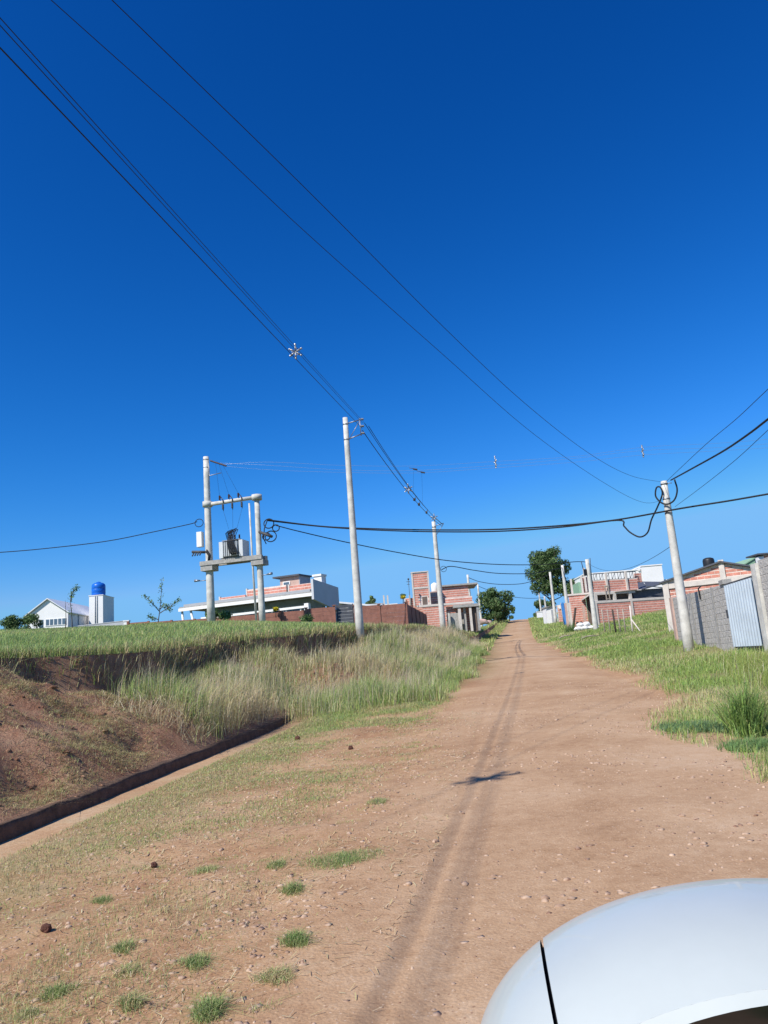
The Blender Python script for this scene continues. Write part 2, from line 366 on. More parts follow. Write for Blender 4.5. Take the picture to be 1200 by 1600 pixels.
def Z(x, y, fine=True):
    x, y = np.broadcast_arrays(np.asarray(x, float), np.asarray(y, float))
    N = nodes(y); z = np.where(x < N[0][0], zT(x, y), N[-1][1])
    for (x0, z0), (x1, z1) in zip(N[:-1], N[1:]):
        k = (x >= x0) & (x < x1); t = np.clip((x - x0) / np.maximum(x1 - x0, 1e-6), 0, 1)
        z = np.where(k, z0 + (z1 - z0) * t, z)
    if fine:
        onroad = sst(.2, -.4, np.abs(x - xc(y)) - hw(y))
        bank = ((x > N[1][0]) & (x < N[4][0])).astype(float) * np.clip((N[4][0] - x) / .6, 0, 1) * np.clip((x - N[1][0]) / .3, 0, 1)
        ver = np.clip((N[9][0] - x) / .6, 0, 1) * np.clip((x - N[8][0]) / .4, 0, 1)
        z = z + .018 * fbm(x, y, 1.3, 4, 3) * onroad + ver * .05 * fbm(x, y, 1.5, 4, 5) + bank * (.55 * fbm(x, y, .75, 5, 9) + .22 * np.abs(vnoise(x, y, 1.7, 19)))
        z = z - .010 * rut_and_cable_shade(x, y) * np.clip((x - N[8][0]) / .3, 0, 1) * (x < N[13][0])
        z = z + (x > N[14][0]) * .14 * fbm(x, y, .5, 3, 11) + (x < N[0][0] - .3) * .10 * fbm(x, y, .5, 3, 13)
    return z

def ygrid(a, b, k, mn): 
    ys = [a]
    while ys[-1] < b: ys.append(ys[-1] + max(mn, abs(ys[-1]) * k))
    ys[-1] = b; return np.array(ys)
def sheet(name, i0, i1, ys, cols, m, wear_shade=None, bend=None, extra_left=None):
    """a strip of ground between two of the guide lines"""
    N = nodes(ys); seq = []
    for i in range(i0, i1):
        n = cols[i - i0]
        for k in range(n + (1 if i == i1 - 1 else 0)): seq.append(N[i][0] + (N[i + 1][0] - N[i][0]) * k / n)
    if extra_left is not None: seq = [N[0][0] + e for e in extra_left] + seq[1:] if i0 == 0 and i1 == 0 else [N[0][0] + e for e in extra_left]
    X = np.stack(seq, 1); Y = np.repeat(ys[:, None], X.shape[1], 1)
    if bend is not None: X = X + bend(X, Y)
    eps = 1e-4
    Xe = X.copy(); Xe[:, 0] += eps; Xe[:, -1] -= eps
    ZZ = Z(Xe, Y)
    r, c = X.shape; idx = np.arange(r * c).reshape(r, c)
    F = np.stack([idx[:-1, :-1], idx[:-1, 1:], idx[1:, 1:], idx[1:, :-1]], -1).reshape(-1, 4)
    me = np_mesh(name, np.stack([X, Y, ZZ], -1).reshape(-1, 3), F, None, m, True)
    for nm, fn in (('wear_shade', wear_shade), ('loose', loose_f), ('turf', turf_f)):
        wa = me.attributes.new(nm, 'FLOAT', 'POINT'); wa.data.foreach_set('value', np.broadcast_to(fn(X, Y), X.shape).ravel().astype(np.float32))
    o = link(name, me); o['kind'] = 'structure'; return o

YN = ygrid(-30, 60, .012, .07); YF = ygrid(60, 420, .02, 1.0)
YA = np.r_[YN[:-1], YF]
YA = YA[(YA > 1) | (np.arange(len(YA)) % 6 == 0) | (YA == -30)]
def edge_in(X, Y): return hw(Y) - np.abs(X - xc(Y)) + .5 * fbm(X, Y, .45, 3, 91)     # metres inside the wandering road edge
def loose_f(X, Y): return .1 + .75 * sst(.55, -.5, edge_in(X, Y)) + .5 * fbm(X, Y, .35, 2, 111)
def turf_f(X, Y):
    rt = (X > xc(Y)) * sst(.1, 1.3, X - xc(Y) - hw(Y) + .8 * fbm(X, Y, .45, 3, 91) + 1.1 * sst(20, 13, Y))
    lt = (X < xc(Y)) * sst(21, 24, Y) * sst(.3, 1.5, xc(Y) - hw(Y) - X + .5 * fbm(X, Y, .5, 2, 117)) + (X < xc(Y)) * .35 * np.exp(-((X - xg(Y) - 1.3) / .8) ** 2)
    return np.clip(rt + lt, 0, 1) * .95
def wear_and_cable_shade(X, Y): return -.05 * np.minimum(rut_and_cable_shade(X, Y), 1) + .05 * np.exp(-((X - xc(Y) - .5) / .8) ** 2) - .03 * np.exp(-((X - xc(Y) + .3) / .3) ** 2)  # cable shadow painted as faint dark lines, plus real wear of the road
sheet('grass_field', 0, 0, ygrid(-30, 420, .02, .3), [], FIELDM, wear_and_cable_shade, extra_left=[-260, -160, -110, -80, -60, -48, -38, -30, -25, -21, -18, -15.5, -13, -11, -9.5, -8, -7, -6, -5, -4, -3.2, -2.5, -1.9, -1.4, -1, -.6, -.3, 0])
sheet('earth_bank', 0, 4, YA, [3, 2, 16, 16], BANKM, wear_and_cable_shade)
sheet('drainage_gutter', 4, 6, YA[YA < 25], [2, 3], GUTM, wear_and_cable_shade)
sheet('gutter_bed', 6, 8, YA[YA < 25], [6, 5], EARTH, lambda X, Y: .08 + 0 * X)
sheet('ditch_floor', 4, 8, YA[YA >= YA[YA < 25].max() - 1e-6], [1, 1, 1, 3], BANKM, wear_and_cable_shade)
sheet('dirt_verge', 8, 9, YA, [44], EARTH, wear_and_cable_shade)
sheet('dirt_road', 9, 13, YA, [14, 16, 16, 8], EARTH, wear_and_cable_shade)
sheet('grass_slope', 13, 18, YA, [10, 14, 12, 8, 4], EARTH, wear_and_cable_shade)

# ------------------------------------------------------------------ grass
def blades(name, x, y, h, wd, tint, lean=.35, m=GRASS, zoff=-.02, tipmul=1.15, zsurf=None, curl=.6):
    n = len(x); z = (Z(x, y) if zsurf is None else zsurf) + zoff
    a = rng.uniform(0, 2 * np.pi, n); ld = rng.uniform(0, 2 * np.pi, n)
    ln = np.abs(rng.normal(0, lean, n)); lx, ly = np.cos(ld) * ln + .10, np.sin(ld) * ln + .03
    sx, sy = np.cos(a) * wd / 2, np.sin(a) * wd / 2
    B = np.stack([x, y, z], 1); S = np.stack([sx, sy, np.zeros(n)], 1)
    mid = B + np.stack([lx * h * .35, ly * h * .35, h * .58], 1)
    tip = B + np.stack([lx * h * (1 + curl * ln), ly * h * (1 + curl * ln), h * np.clip(1 - .35 * ln, .15, 1)], 1)
    V = np.stack([B - S, B + S, mid + S * .8, mid - S * .8, tip], 1).reshape(-1, 3)
    o = np.arange(n)[:, None] * 5
    F = np.concatenate([o + np.array([0, 1, 2]), o + np.array([0, 2, 3]), o + np.array([3, 2, 4])], 0)
    T = np.repeat(tint[:, None, :], 5, 1).copy(); T[:, 4] *= tipmul
    me = np_mesh(name, V, F, np.clip(T.reshape(-1, 3), 0, .9), m)
    ob = link(name, me); ob['kind'] = 'stuff'; return ob
def mixcol(n, cols, p, jit=.18):
    c = np.array(cols)[rng.choice(len(cols), n, p=np.array(p) / sum(p))]
    return c * (1 + rng.normal(0, jit, (n, 1))).clip(.45, 1.6) * (1 + rng.normal(0, .05, (n, 3)))
def scatter(n, x0, x1, y0, y1, f, power=1.0):
    y = y0 + (y1 - y0) * rng.uniform(0, 1, n) ** power; x = rng.uniform(0, 1, n)
    a, b = x0(y), x1(y); x = a + (b - a) * x
    k = f(x, y) > rng.uniform(0, 1, n); return x[k], y[k]
STRAW, PALE, GRN, GRN2, OLIVE, BLUEG = (.56, .46, .25), (.64, .56, .37), (.25, .35, .095), (.36, .45, .135), (.44, .44, .20), (.21, .31, .14)

# tall grass below the bank
def tall_f(x, y):
    left = sst(-.365, -.30, x / y + .05 * vnoise(x, y, .7, 2))
    front = np.where(x < xg(y) - .3, sst(15.8, 17.8, y + 1.2 * vnoise(x, y, .8, 4)) * sst(.25, .7, xg(y) - x), sst(20.9, 22.4, y + 1.4 * vnoise(x, y, .6, 5)))
    return left * front * sst(0, .5, xc(y) - hw(y) - .35 - x + .9 * vnoise(x, y, .5, 6)) * (.72 + .9 * vnoise(x, y, .45, 8)).clip(.15, 1)
x, y = scatter(150000, lambda y: xb(y) + .5, lambda y: xc(y) - hw(y), 15.5, 66, tall_f, 1.25)
rel = ((x - xb(y)) / (xc(y) - hw(y) - xb(y))).clip(0, 1); patch = vnoise(x, y, .38, 21)
h = (.26 + .80 * sst(.03, .26, rel) + .7 * vnoise(x * 0, y, .35, 43) * sst(.2, .0, rel) - .62 * rel + .75 * fbm(x, y, .55, 2, 22)).clip(.18, 1.5) * rng.uniform(.55, 1.15, len(x)) * np.interp(y, [15, 20, 30, 66], [.8, 1.0, .95, .75])
dry = (.66 - .75 * rel + 1.7 * patch - .35 * sst(21, 16, y) + rng.normal(0, .22, len(x)))
tn = np.where((dry > .45)[:, None], mixcol(len(x), [STRAW, PALE, OLIVE], [4, 4, 3]), mixcol(len(x), [GRN, GRN2, OLIVE, BLUEG], [4, 4, 3, 2]))
blades('tall_grass', x, y, h, np.interp(y, [15, 30, 66], [.010, .015, .028]), tn, .42)
# fine seed stalks standing above it
x, y = scatter(20000, lambda y: xb(y) + .4, lambda y: xc(y) - hw(y) - 1.2, 16, 62, tall_f, 1.2)
rel = ((x - xb(y)) / (xc(y) - hw(y) - xb(y))).clip(0, 1)
blades('dry_grass_stalks', x, y, (.35 + .9 * sst(.02, .28, rel) - .55 * rel + .5 * vnoise(x, y, .5, 22)) * rng.uniform(.7, 1.15, len(x)), np.interp(y, [15, 30, 66], [.008, .011, .02]), mixcol(len(x), [PALE, STRAW, (.48, .40, .30)], [3, 2, 3]), .28)
# turf lip overhanging the cut edge
x, y = scatter(17000, lambda y: xb(y) - .45, lambda y: xb(y) + .22, 12, 76, lambda x, y: np.ones_like(x), 1.0)
blades('edge_grass', x, y, rng.uniform(.12, .42, len(x)) * (1 - .5 * sst(20, 14, y)), np.interp(y, [12, 30, 76], [.012, .018, .035]), mixcol(len(x), [OLIVE, STRAW, GRN, (.20, .14, .08)], [3, 3, 3, 2]), .5, zoff=.0)
# dry turf on the face of the cut
x, y = scatter(16000, lambda y: xb(y) + .02, lambda y: xb(y) + .8, 16, 70, lambda x, y: (.62 + 2.2 * vnoise(x, y, .45, 41)).clip(.05, 1), 1.0)
blades('hanging_dry_turf', x, y, rng.uniform(.2, .6, len(x)), np.interp(y, [12, 30, 76], [.014, .02, .035]), mixcol(len(x), [STRAW, (.16, .12, .07), OLIVE], [3, 3, 2]), .9)
# field on the terrace
x, y = scatter(150000, lambda y: np.maximum(-.62 * y, xb(y) - 45), lambda y: xb(y) - .1, 14, 62, lambda x, y: (.8 + .5 * vnoise(x, y, .25, 31)).clip(.2, 1), .85)
pt = fbm(x, y, .16, 3, 33) + rng.normal(0, .15, len(x))
tn = np.where((pt > .22)[:, None], mixcol(len(x), [OLIVE, STRAW, GRN2], [3, 2, 3]), mixcol(len(x), [GRN, GRN2, BLUEG, OLIVE], [3, 4, 3, 2]))
blades('field_grass', x, y, rng.uniform(.10, .34, len(x)) * (1 + .5 * vnoise(x, y, .3, 35)) * (1 - .55 * sst(36, 50, y)), np.interp(y, [14, 30, 62], [.012, .020, .035]), tn, .45)
# bank above the gutter: thin dry growth
def bankf(x, y): return (sst(-.28, -.36, x / y) * (.50 + 1.5 * fbm(x, y, .9, 3, 51)) * sst(.2, 1.4, x - xb(y))).clip(0, 1)
x, y = scatter(200000, lambda y: xb(y) + .5, lambda y: xg(y) - .38, 6, 21, bankf)
blades('sparse_bank_grass', x, y, rng.uniform(.02, .10, len(x)), rng.uniform(.004, .010, len(x)), mixcol(len(x), [STRAW, (.30, .22, .12), OLIVE, GRN], [4, 5, 3, .8]), 1.4)
# verge grass, in worn patches, thicker along the gutter
def vergef(x, y):
    g = x - xg(y) - .7
    strip = np.exp(-((g - .55) / .75) ** 2) * (.85 + 1.0 * vnoise(x, y, .9, 61))
    pat = sst(-.02, .30, fbm(x, y, .75, 3, 63)) * .75 * sst(.3, 1.4, xc(y) - hw(y) - x)
    nearroad = sst(17, 22, y) * .5 * sst(.2, 1.2, xc(y) - hw(y) - x)
    return np.clip(strip * sst(4, 9, y) * .9 + strip * .1 + pat + nearroad, 0, 1)
x, y = scatter(190000, lambda y: np.maximum(xg(y) + .5, -.62 * y), lambda y: xc(y) - hw(y) - .1, 2.5, 23, vergef, 1.15)
tn = np.where((vnoise(x, y, .9, 71) + rng.normal(0, .25, len(x)) > -.06)[:, None], mixcol(len(x), [STRAW, OLIVE, (.34, .27, .15)], [4, 4, 2]), mixcol(len(x), [GRN, GRN2, BLUEG], [2, 4, 2]))
blades('verge_grass', x, y, rng.uniform(.02, .08, len(x)) * (1 + .9 * sst(15, 22, y)), np.interp(y, [2, 8, 23], [.0022, .005, .009]), tn, .8)
# small weeds and dead tussocks spread over the verge
cx_, cy_ = scatter(1200, lambda y: np.maximum(xg(y) + .7, -.62 * y), lambda y: xc(y) - hw(y) + .3, 2.3, 19, lambda x, y: (.55 + 1.3 * fbm(x, y, .5, 2, 141)).clip(.05, 1) * sst(-.1, .8, xc(y) - hw(y) - x), 1.35)
xs_, ys_, hs_, ts_ = [], [], [], []
for a_, b_ in zip(cx_, cy_):
    k_ = int(rng.integers(25, 130)); r_ = rng.uniform(.03, .15); q_ = rng.normal(size=(k_, 2)) * r_ * np.array([1.3, .8]); xs_.append(a_ + q_[:, 0]); ys_.append(b_ + q_[:, 1])
    hs_.append(rng.uniform(.018, .06) * rng.uniform(.5, 1.2, k_)); g_ = rng.uniform(0, 1); ts_.append(mixcol(k_, [GRN, GRN2, OLIVE, STRAW, PALE], [g_ * 2, g_ * 3, 2, 3.5 * (1 - g_) + .4, 2 * (1 - g_)]))
xs_, ys_, hs_, ts_ = map(np.concatenate, (xs_, ys_, hs_, ts_)); blades('verge_weeds', xs_, ys_, hs_, np.interp(ys_, [2, 8, 23], [.0025, .005, .009]), ts_, 1.0)
# straw litter lying about
x, y = scatter(26000, lambda y: np.maximum(xg(y) + .5, -.62 * y), lambda y: xc(y) - hw(y) + .5, 2.2, 18, lambda x, y: (.35 + .9 * fbm(x, y, .6, 2, 81)).clip(.04, 1), 1.3)
n = len(x); a = rng.uniform(0, 6.28, n); L = rng.uniform(.02, .08, n); wd = np.interp(y, [2, 18], [.0015, .006])
c, s = np.cos(a), np.sin(a); x2, y2 = x + c * L, y + s * L; z1, z2 = Z(x, y) + .006, Z(x2, y2) + .010 + rng.uniform(0, .012, n)
V = np.stack([np.stack([x - s * wd, y + c * wd, z1], 1), np.stack([x + s * wd, y - c * wd, z1], 1), np.stack([x2 + s * wd, y2 - c * wd, z2], 1), np.stack([x2 - s * wd, y2 + c * wd, z2], 1)], 1).reshape(-1, 3)
o_ = link('straw_litter', np_mesh('straw_litter', V, np.arange(n * 4).reshape(n, 4), np.repeat(mixcol(n, [PALE, STRAW, (.52, .40, .25)], [2, 3, 2]), 4, 0).clip(0, .8), GRASS)); o_['kind'] = 'stuff'
# cut dry grass heaped at the head of the gutter
x, y = scatter(5200, lambda y: xg(y) - 2.6, lambda y: xg(y) - .45, 15.5, 21.6, lambda x, y: np.exp(-((x - xg(y) + 1.1) / .8) ** 2))
blades('cut_dry_grass', x, y, rng.uniform(.2, .55, len(x)), .010, mixcol(len(x), [PALE, STRAW, (.30, .22, .14)], [3, 3, 3]), 1.3)

# right-hand slope
def rightf(x, y):
    e = x - xc(y) - hw(y) + .8 * fbm(x, y, .45, 3, 91) + 1.1 * sst(20, 13, y)
    bare = sst(.30, .16, fbm(x, y, .42, 3, 93)) * .85 + .15
    return sst(.0, .7, e) * bare
x, y = scatter(200000, lambda y: xc(y) + hw(y) - 1.3, lambda y: np.minimum(.62 * y, xc(y) + hw(y) + 13), 8, 75, rightf, 1.35)
e = x - xc(y) - hw(y)
tn = np.where((fbm(x, y, .3, 3, 95) + rng.normal(0, .14, len(x)) + .25 * sst(1.6, .4, e) > .17)[:, None], mixcol(len(x), [STRAW, OLIVE, PALE, GRN2], [3, 4, 1, 2]), mixcol(len(x), [GRN, GRN2, (.20, .31, .06), BLUEG], [3, 5, 3, 1]))
tallp = sst(.1, .3, fbm(x, y, .35, 2, 97)) * sst(22, 16, y) * sst(.8, 2.0, e)
blades('slope_grass', x, y, rng.uniform(.05, .20, len(x)) * (1 + 2.6 * tallp + .4 * sst(0.5, 3, e)), np.interp(y, [8, 20, 75], [.007, .012, .035]), tn, .55)
# taller yellow-green grass in front of the zinc gate
x, y = scatter(14000, lambda y: xc(y) + hw(y) + 1.3, lambda y: .56 * y, 11, 22.5, lambda x, y: sst(1.4, 2.6, x - xc(y) - hw(y) + 1.0 * vnoise(x, y, .5, 99)) * sst(.40, .45, x / y))
blades('tall_slope_grass', x, y, rng.uniform(.2, .65, len(x)), .011, mixcol(len(x), [(.24, .31, .07), (.30, .31, .10), PALE, GRN2], [4, 3, 1, 3]), .40)
# low grass beyond
x, y = scatter(24000, lambda y: xc(y) + hw(y) + .1, lambda y: xc(y) + hw(y) + 12, 75, 180, lambda x, y: np.ones_like(x) * .9)
blades('far_slope_grass', x, y, rng.uniform(.1, .35, len(x)), .07, mixcol(len(x), [GRN, GRN2, OLIVE], [3, 4, 2]), .5)
x, y = scatter(20000, lambda y: xb(y) - 5, lambda y: xc(y) - hw(y) - .2, 58, 180, lambda x, y: np.ones_like(x) * .9)
blades('far_verge_grass', x, y, rng.uniform(.1, .5, len(x)), .06, mixcol(len(x), [GRN, GRN2, OLIVE, STRAW], [3, 4, 2, 1]), .5)

# stones in the road and verge
def stones(name, n, x0, x1, y0, y1, smin, smax, f, m, power=1.3):
    x, y = scatter(n, x0, x1, y0, y1, f, power); n = len(x)
    bm = bmesh.new(); bmesh.ops.create_icosphere(bm, subdivisions=1, radius=1); bv = np.array([v.co[:] for v in bm.verts]); bf = np.array([[v.index for v in q.verts] for q in bm.faces]); bm.free()
    s = smin + (smax - smin) * rng.uniform(0, 1, n) ** 6
    V = bv[None] * (1 + rng.normal(0, .24, (n, len(bv), 1))) * s[:, None, None] * (rng.uniform(.6, 1.4, (n, 1, 3)) * np.array([1, 1, .5]))
    V = V + np.stack([x, y, Z(x, y) - s * .05], 1)[:, None]
    F = (bf[None] + (np.arange(n) * len(bv))[:, None, None]).reshape(-1, 3)
    o = link(name, np_mesh(name, V.reshape(-1, 3), F, None, m)); o['kind'] = 'stuff'
stones('road_gravel', 30000, lambda y: xc(y) - hw(y) - .4, lambda y: xc(y) + hw(y) + .2, 2.0, 24, .004, .030, lambda x, y: (.35 + 1.1 * fbm(x, y, .7, 2, 101)).clip(.03, 1), STONEM)
stones('verge_gravel', 24000, lambda y: np.maximum(xg(y) + .8, -.62 * y), lambda y: xc(y) - hw(y), 2.0, 19, .004, .028, lambda x, y: (.5 + .9 * fbm(x, y, .9, 2, 103)).clip(.05, 1), STONEM)
stones('bank_clods', 3000, lambda y: xb(y) + .4, lambda y: xg(y) - .3, 6, 21, .012, .07, lambda x, y: sst(-.27, -.36, x / y) * (.5 + fbm(x, y, .9, 2, 105)), BANKM)

def ground_at(u, v, lo=2.0, hi=140.0):
    prev = None
    for d in np.geomspace(lo, hi, 500):
        p = W(u, v, d)
        if p[2] <= float(Z(p[0], p[1])): return np.array([p[0], p[1], float(Z(p[0], p[1]))])
    return W(u, v, hi)
def onground(x, y): return np.array([x, y, float(Z(x, y))])
exec_order = 'structure then objects'

# ------------------------------------------------------------------ tufts and clods in the foreground
def tuft(u, v, r, h, n, label, cols, p, cat='grass tuft', group='grass tufts on the bare verge', lean=.95, wd=.0035, name='grass_tuft'):
    n = int(n * 1.5); c = ground_at(u, v); a = rng.uniform(0, 6.28, n); q = r * np.minimum(np.where(rng.uniform(0, 1, n) < .6, np.sqrt(rng.uniform(0, 1, n)) * .75, np.abs(rng.normal(0, .55, n))), .9) * (1 + .22 * np.sin(a * 2 + u) + .15 * np.sin(a * 3 + v))
    x, y = c[0] + np.cos(a) * q, c[1] + np.sin(a) * q
    h = h * (.6 + .6 * np.exp(-(q / r) ** 2)); o = blades(name, x - c[0], y - c[1], h * rng.uniform(.4, 1.1, n), np.full(n, wd), mixcol(n, cols, p), lean, zoff=-.005, zsurf=Z(x, y) - c[2])
    o.location = c; del o['kind']; tag(o, label, cat, group)
G3 = [(.23, .33, .10), (.33, .39, .16), STRAW]
for a in [(325, 1588, .10, .085, 420, 'bright green tuft at the bottom edge of the bare verge', [4, 3, .6]),
          (205, 1570, .085, .06, 240, 'greyish tuft beside the bright green one at the bottom', [1.2, 3, 3]),
          (88, 1558, .09, .06, 300, 'small green tuft in the bottom left corner of the verge', [3, 3, 1.5]),
          (40, 1592, .08, .05, 200, 'thin straw mixed tuft at the very bottom left corner', [1.5, 2, 3]),
          (305, 1508, .10, .06, 300, 'green tuft above the bright one near the bottom', [3, 3, 1.2]),
          (192, 1488, .09, .055, 260, 'green tuft in a line with two straw patches on red earth', [2.5, 3, 1.5]),
          (200, 1522, .10, .04, 260, 'flat greyish tuft between two greener tufts, lower left', [1, 2, 3]),
          (462, 1474, .10, .075, 360, 'upright green tuft midway between the gutter and the mirror', [4, 3, .8]),
          (430, 1532, .12, .05, 380, 'flat dry tuft with trailing straw beside the cable shadow', [1, 2, 4]),
          (456, 1394, .11, .07, 300, 'green tuft left of the broad green patch', [3, 4, 1]),
          (535, 1345, .34, .055, 1100, 'broad low green patch beside the cable shadow', [3, 3, 1.2]),
          (432, 1355, .11, .05, 320, 'thin tuft above the green patch row', [2, 3, 2]),
          (160, 1412, .10, .05, 220, 'small green tuft beside the round dark clod, lower left', [2.5, 3, 1.5]),
          (590, 1255, .15, .05, 420, 'loose dry tuft beside the mid verge near the road', [1, 2, 3]),
          (320, 1362, .16, .05, 300, 'straw and green tuft below the strip along the gutter', [2, 2, 3])]:
    tuft(a[0], a[1], a[2], a[3], a[4], a[5], G3, a[6])
def big_clump(u, v, r, h, n, label, cols, p):
    tuft(u, v, r, h, n, label, cols, p, 'grass clump', 'coarse grass clumps', .62, .011, 'grass_clump')
big_clump(1168, 1150, .34, .75, 620, 'large coarse arching grass clump at the right road edge', [(.24, .35, .09), (.17, .27, .08), (.38, .42, .16)], [4, 3, 1])
big_clump(1190, 1172, .5, .14, 1500, 'low dense green mat of grass on the right road edge', [(.20, .31, .10), (.16, .27, .10), (.28, .36, .14)], [4, 3, 1])
big_clump(1090, 1140, .7, .12, 1700, 'low blue green mat of grass left of the arching clump', [(.18, .29, .13), (.15, .25, .12), (.26, .33, .16)], [4, 3, 1])
big_clump(893, 988, .9, 1.0, 420, 'dark reed like clump at the foot of the far right pole', [(.13, .22, .07), (.17, .28, .08)], [3, 2])
big_clump(715, 1000, 1.1, 1.2, 420, 'blue green reedy clump beside the second left pole', [(.09, .17, .07), (.13, .21, .09)], [3, 2])
for u, v, s, lb in [(548, 1172, .045, 'dark red clod standing on the verge nearest the road'), (465, 1157, .055, 'dark red lump of earth further along the verge near the gutter head'),
                    (73, 1457, .034, 'round dark clod on the lower left of the verge'), (241, 1357, .03, 'small dark clod in the gutter side grass')]:
    c = ground_at(u, v); mb = MB().blob(c + np.array([0, 0, s * .6]), s, 2, .22, (1, .9, 1.05)); solo('earth_clod', mb, CLODM, lb, 'earth clod', 'dark clods on the verge', c)

# ------------------------------------------------------------------ poles
def spool(mb, c, r, h, ax=(0, 0, 1)):
    c = np.array(c); ax = np.array(ax, float); k = 5
    pts = []; rr = []
    for i in range(k * 2 + 1): pts.append(c + ax * h * (i / (2 * k) - .5)); rr.append(r if i % 2 else r * .55)
    mb.tube(pts, rr, 8)
def pole(u, vb, vt, d, rb, rt, label, group, arm=0, ub=None, fit=True):
    b = W(ub if ub else u, vb, d); t = W(u, vt, d); t = np.array([b[0] + (t[0] - b[0]) * .0, b[1], t[2]])
    g = float(Z(b[0], b[1])); z0 = min(g, b[2]) - .3
    T = Thing('utility_pole', label, 'utility pole', (b[0], b[1], g), group)
    k = 7; T.part('shaft', MB().tube([(b[0], b[1], z0 + (t[2] - z0) * i / k) for i in range(k + 1)], [rb + (rt - rb) * i / k for i in range(k + 1)], 16), CONC)
    return T, b, t
LG, RG = 'poles along the left side of the road', 'poles along the right side of the road'
T1, b1, t1 = pole(538, 980, 653, 37, .205, .125, 'tall tapered concrete pole on the grassy bank with a bracket', LG, ub=562)
for zz, r in ((-.35, .14), (-1.15, .145)):
    T1.part('band', MB().lathe((t1[0], t1[1], t1[2] + zz), [(r, -.03), (r, .03)], 16), METAL)
mb = MB(); bx = t1[0] + .72
mb.tube([(t1[0] + .1, t1[1], t1[2] - .3), (bx, t1[1], t1[2] - .16)], .03, 6); mb.tube([(t1[0] + .1, t1[1], t1[2] - 1.12), (bx, t1[1], t1[2] - .92)], .03, 6)
mb.tube([(bx, t1[1], t1[2] - .08), (bx + .02, t1[1], t1[2] - 1.0)], .025, 6); mb.tube([(t1[0] + .15, t1[1], t1[2] - 1.1), (bx, t1[1], t1[2] - .2)], .018, 6)
T1.part('bracket', mb, METAL)
for q in (-.02, -.38, -.75):
    mb = MB(); spool(mb, (bx + .12, t1[1], t1[2] + q - .12), .075, .16, (1, 0, 0)); T1.part('insulator', mb, METAL)
T2, b2, t2 = pole(680, 988, 815, 69, .27, .17, 'tapered concrete pole in front of the brick house on the left', LG, ub=693)
T2.part('band', MB().lathe((t2[0], t2[1], t2[2] - .5), [(.19, -.05), (.19, .05)], 16), METAL)
mb = MB(); mb.tube([(t2[0] + .1, t2[1], t2[2] - .4), (t2[0] + .9, t2[1], t2[2] - .2)], .035, 6); mb.tube([(t2[0] + .1, t2[1], t2[2] - 1.3), (t2[0] + .9, t2[1], t2[2] - .25)], .03, 6); T2.part('bracket', mb, METAL)
T3, b3, t3 = pole(731, 974, 898, 115, .24, .16, 'thin far pole standing behind the unfinished grey gateway', LG, ub=738)
T4, b4, t4 = pole(747, 969, 913, 150, .24, .16, 'thinnest far left pole just before the round tree', LG, ub=752)
R1, rb1, rt1 = pole(1037, 1015, 752, 31, .215, .125, 'large near concrete pole in front of the block wall', RG, ub=1077)
for zz in (-.12, -.75, -1.35): R1.part('band', MB().lathe((rt1[0], rt1[1], rt1[2] + zz), [(.15, -.025), (.15, .025)], 16), METAL)
R1.part('hook', MB().tube([(rt1[0], rt1[1], rt1[2] - .12), (rt1[0] + .2, rt1[1] - .05, rt1[2] - .10), (rt1[0] + .28, rt1[1] - .1, rt1[2] - .12)], .018, 6), METAL)
R2, rb2, rt2 = pole(917, 990, 874, 71, .25, .17, 'concrete pole by the white rubble with a cable clamp on its left', RG, ub=932)
mb = MB().box(rt2[0] - .42, rt2[0] - .2, rt2[1] - .15, rt2[1] + .15, rt2[2] - 1.5, rt2[2] - .9); R2.part('junction_box', mb, BLACKP)
R2.part('bracket', MB().tube([(rt2[0] - .1, rt2[1], rt2[2] - .25), (rt2[0] - .55, rt2[1], rt2[2] - .15), (rt2[0] - .45, rt2[1], rt2[2] - .9)], .04, 6), DARKM)
R2.part('conduit', MB().tube([(rt2[0] + .22, rt2[1] - .05, rt2[2] - 2.8), (rt2[0] + .24, rt2[1], rt2[2] - .8), (rt2[0] + .3, rt2[1], rt2[2] + .1)], .035, 6), DARKM)
R3, rb3, rt3 = pole(879, 977, 883, 92, .25, .16, 'slim pole in front of the tall dark tree', RG, ub=890)
R4, rb4, rt4 = pole(857, 968, 894, 115, .25, .16, 'slim pole beside the white shed on the right', RG, ub=868)
R5, rb5, rt5 = pole(850, 962, 932, 165, .25, .18, 'short looking far pole below the tall tree crown', RG, ub=854)
R6, rb6, rt6 = pole(843, 960, 922, 172, .22, .15, 'farthest thin pole at the crest on the right', RG, ub=846)

# ------------------------------------------------------------------ transformer station on the terrace
pa, pb = W(330, 967, 50), W(410, 972, 49.1); pa[2] = float(Z(pa[0], pa[1])); pb[2] = float(Z(pb[0], pb[1]))
ST = Thing('transformer_station', 'concrete twin pole transformer station standing on the grassy terrace', 'transformer station', (pa + pb) / 2)
ta, tb = W(322, 714, 50)[2], W(402, 777, 49.1)[2]
for p, t, r0, r1 in ((pa, ta, .27, .19), (pb, tb, .22, .165)):
    ST.part('pole', MB().tube([(p[0], p[1], p[2] - .3 + (t - p[2] + .3) * i / 6) for i in range(7)], [r0 + (r1 - r0) * i / 6 for i in range(7)], 16), CONC)
fr = Frame(pa, (pb - pa)); L = np.linalg.norm((pb - pa)[:2]); zb, zp = W(325, 788, 50)[2], W(330, 880, 50)[2]
def F3(a, b, z): q = fr.pt(a, b, 0); return np.array([q[0], q[1], z])
ST.part('crossbeam', MB().tube([F3(.24, 0, zb - .02), F3(L - .24, 0, zb + .02)], .13, 10), CONC)
for a, r in ((0, .33), (L, .34)):
    ST.part('collar', MB().lathe(F3(a, 0, zb), [(r, -.17), (r, .17)], 16), CONC)
mb = MB()
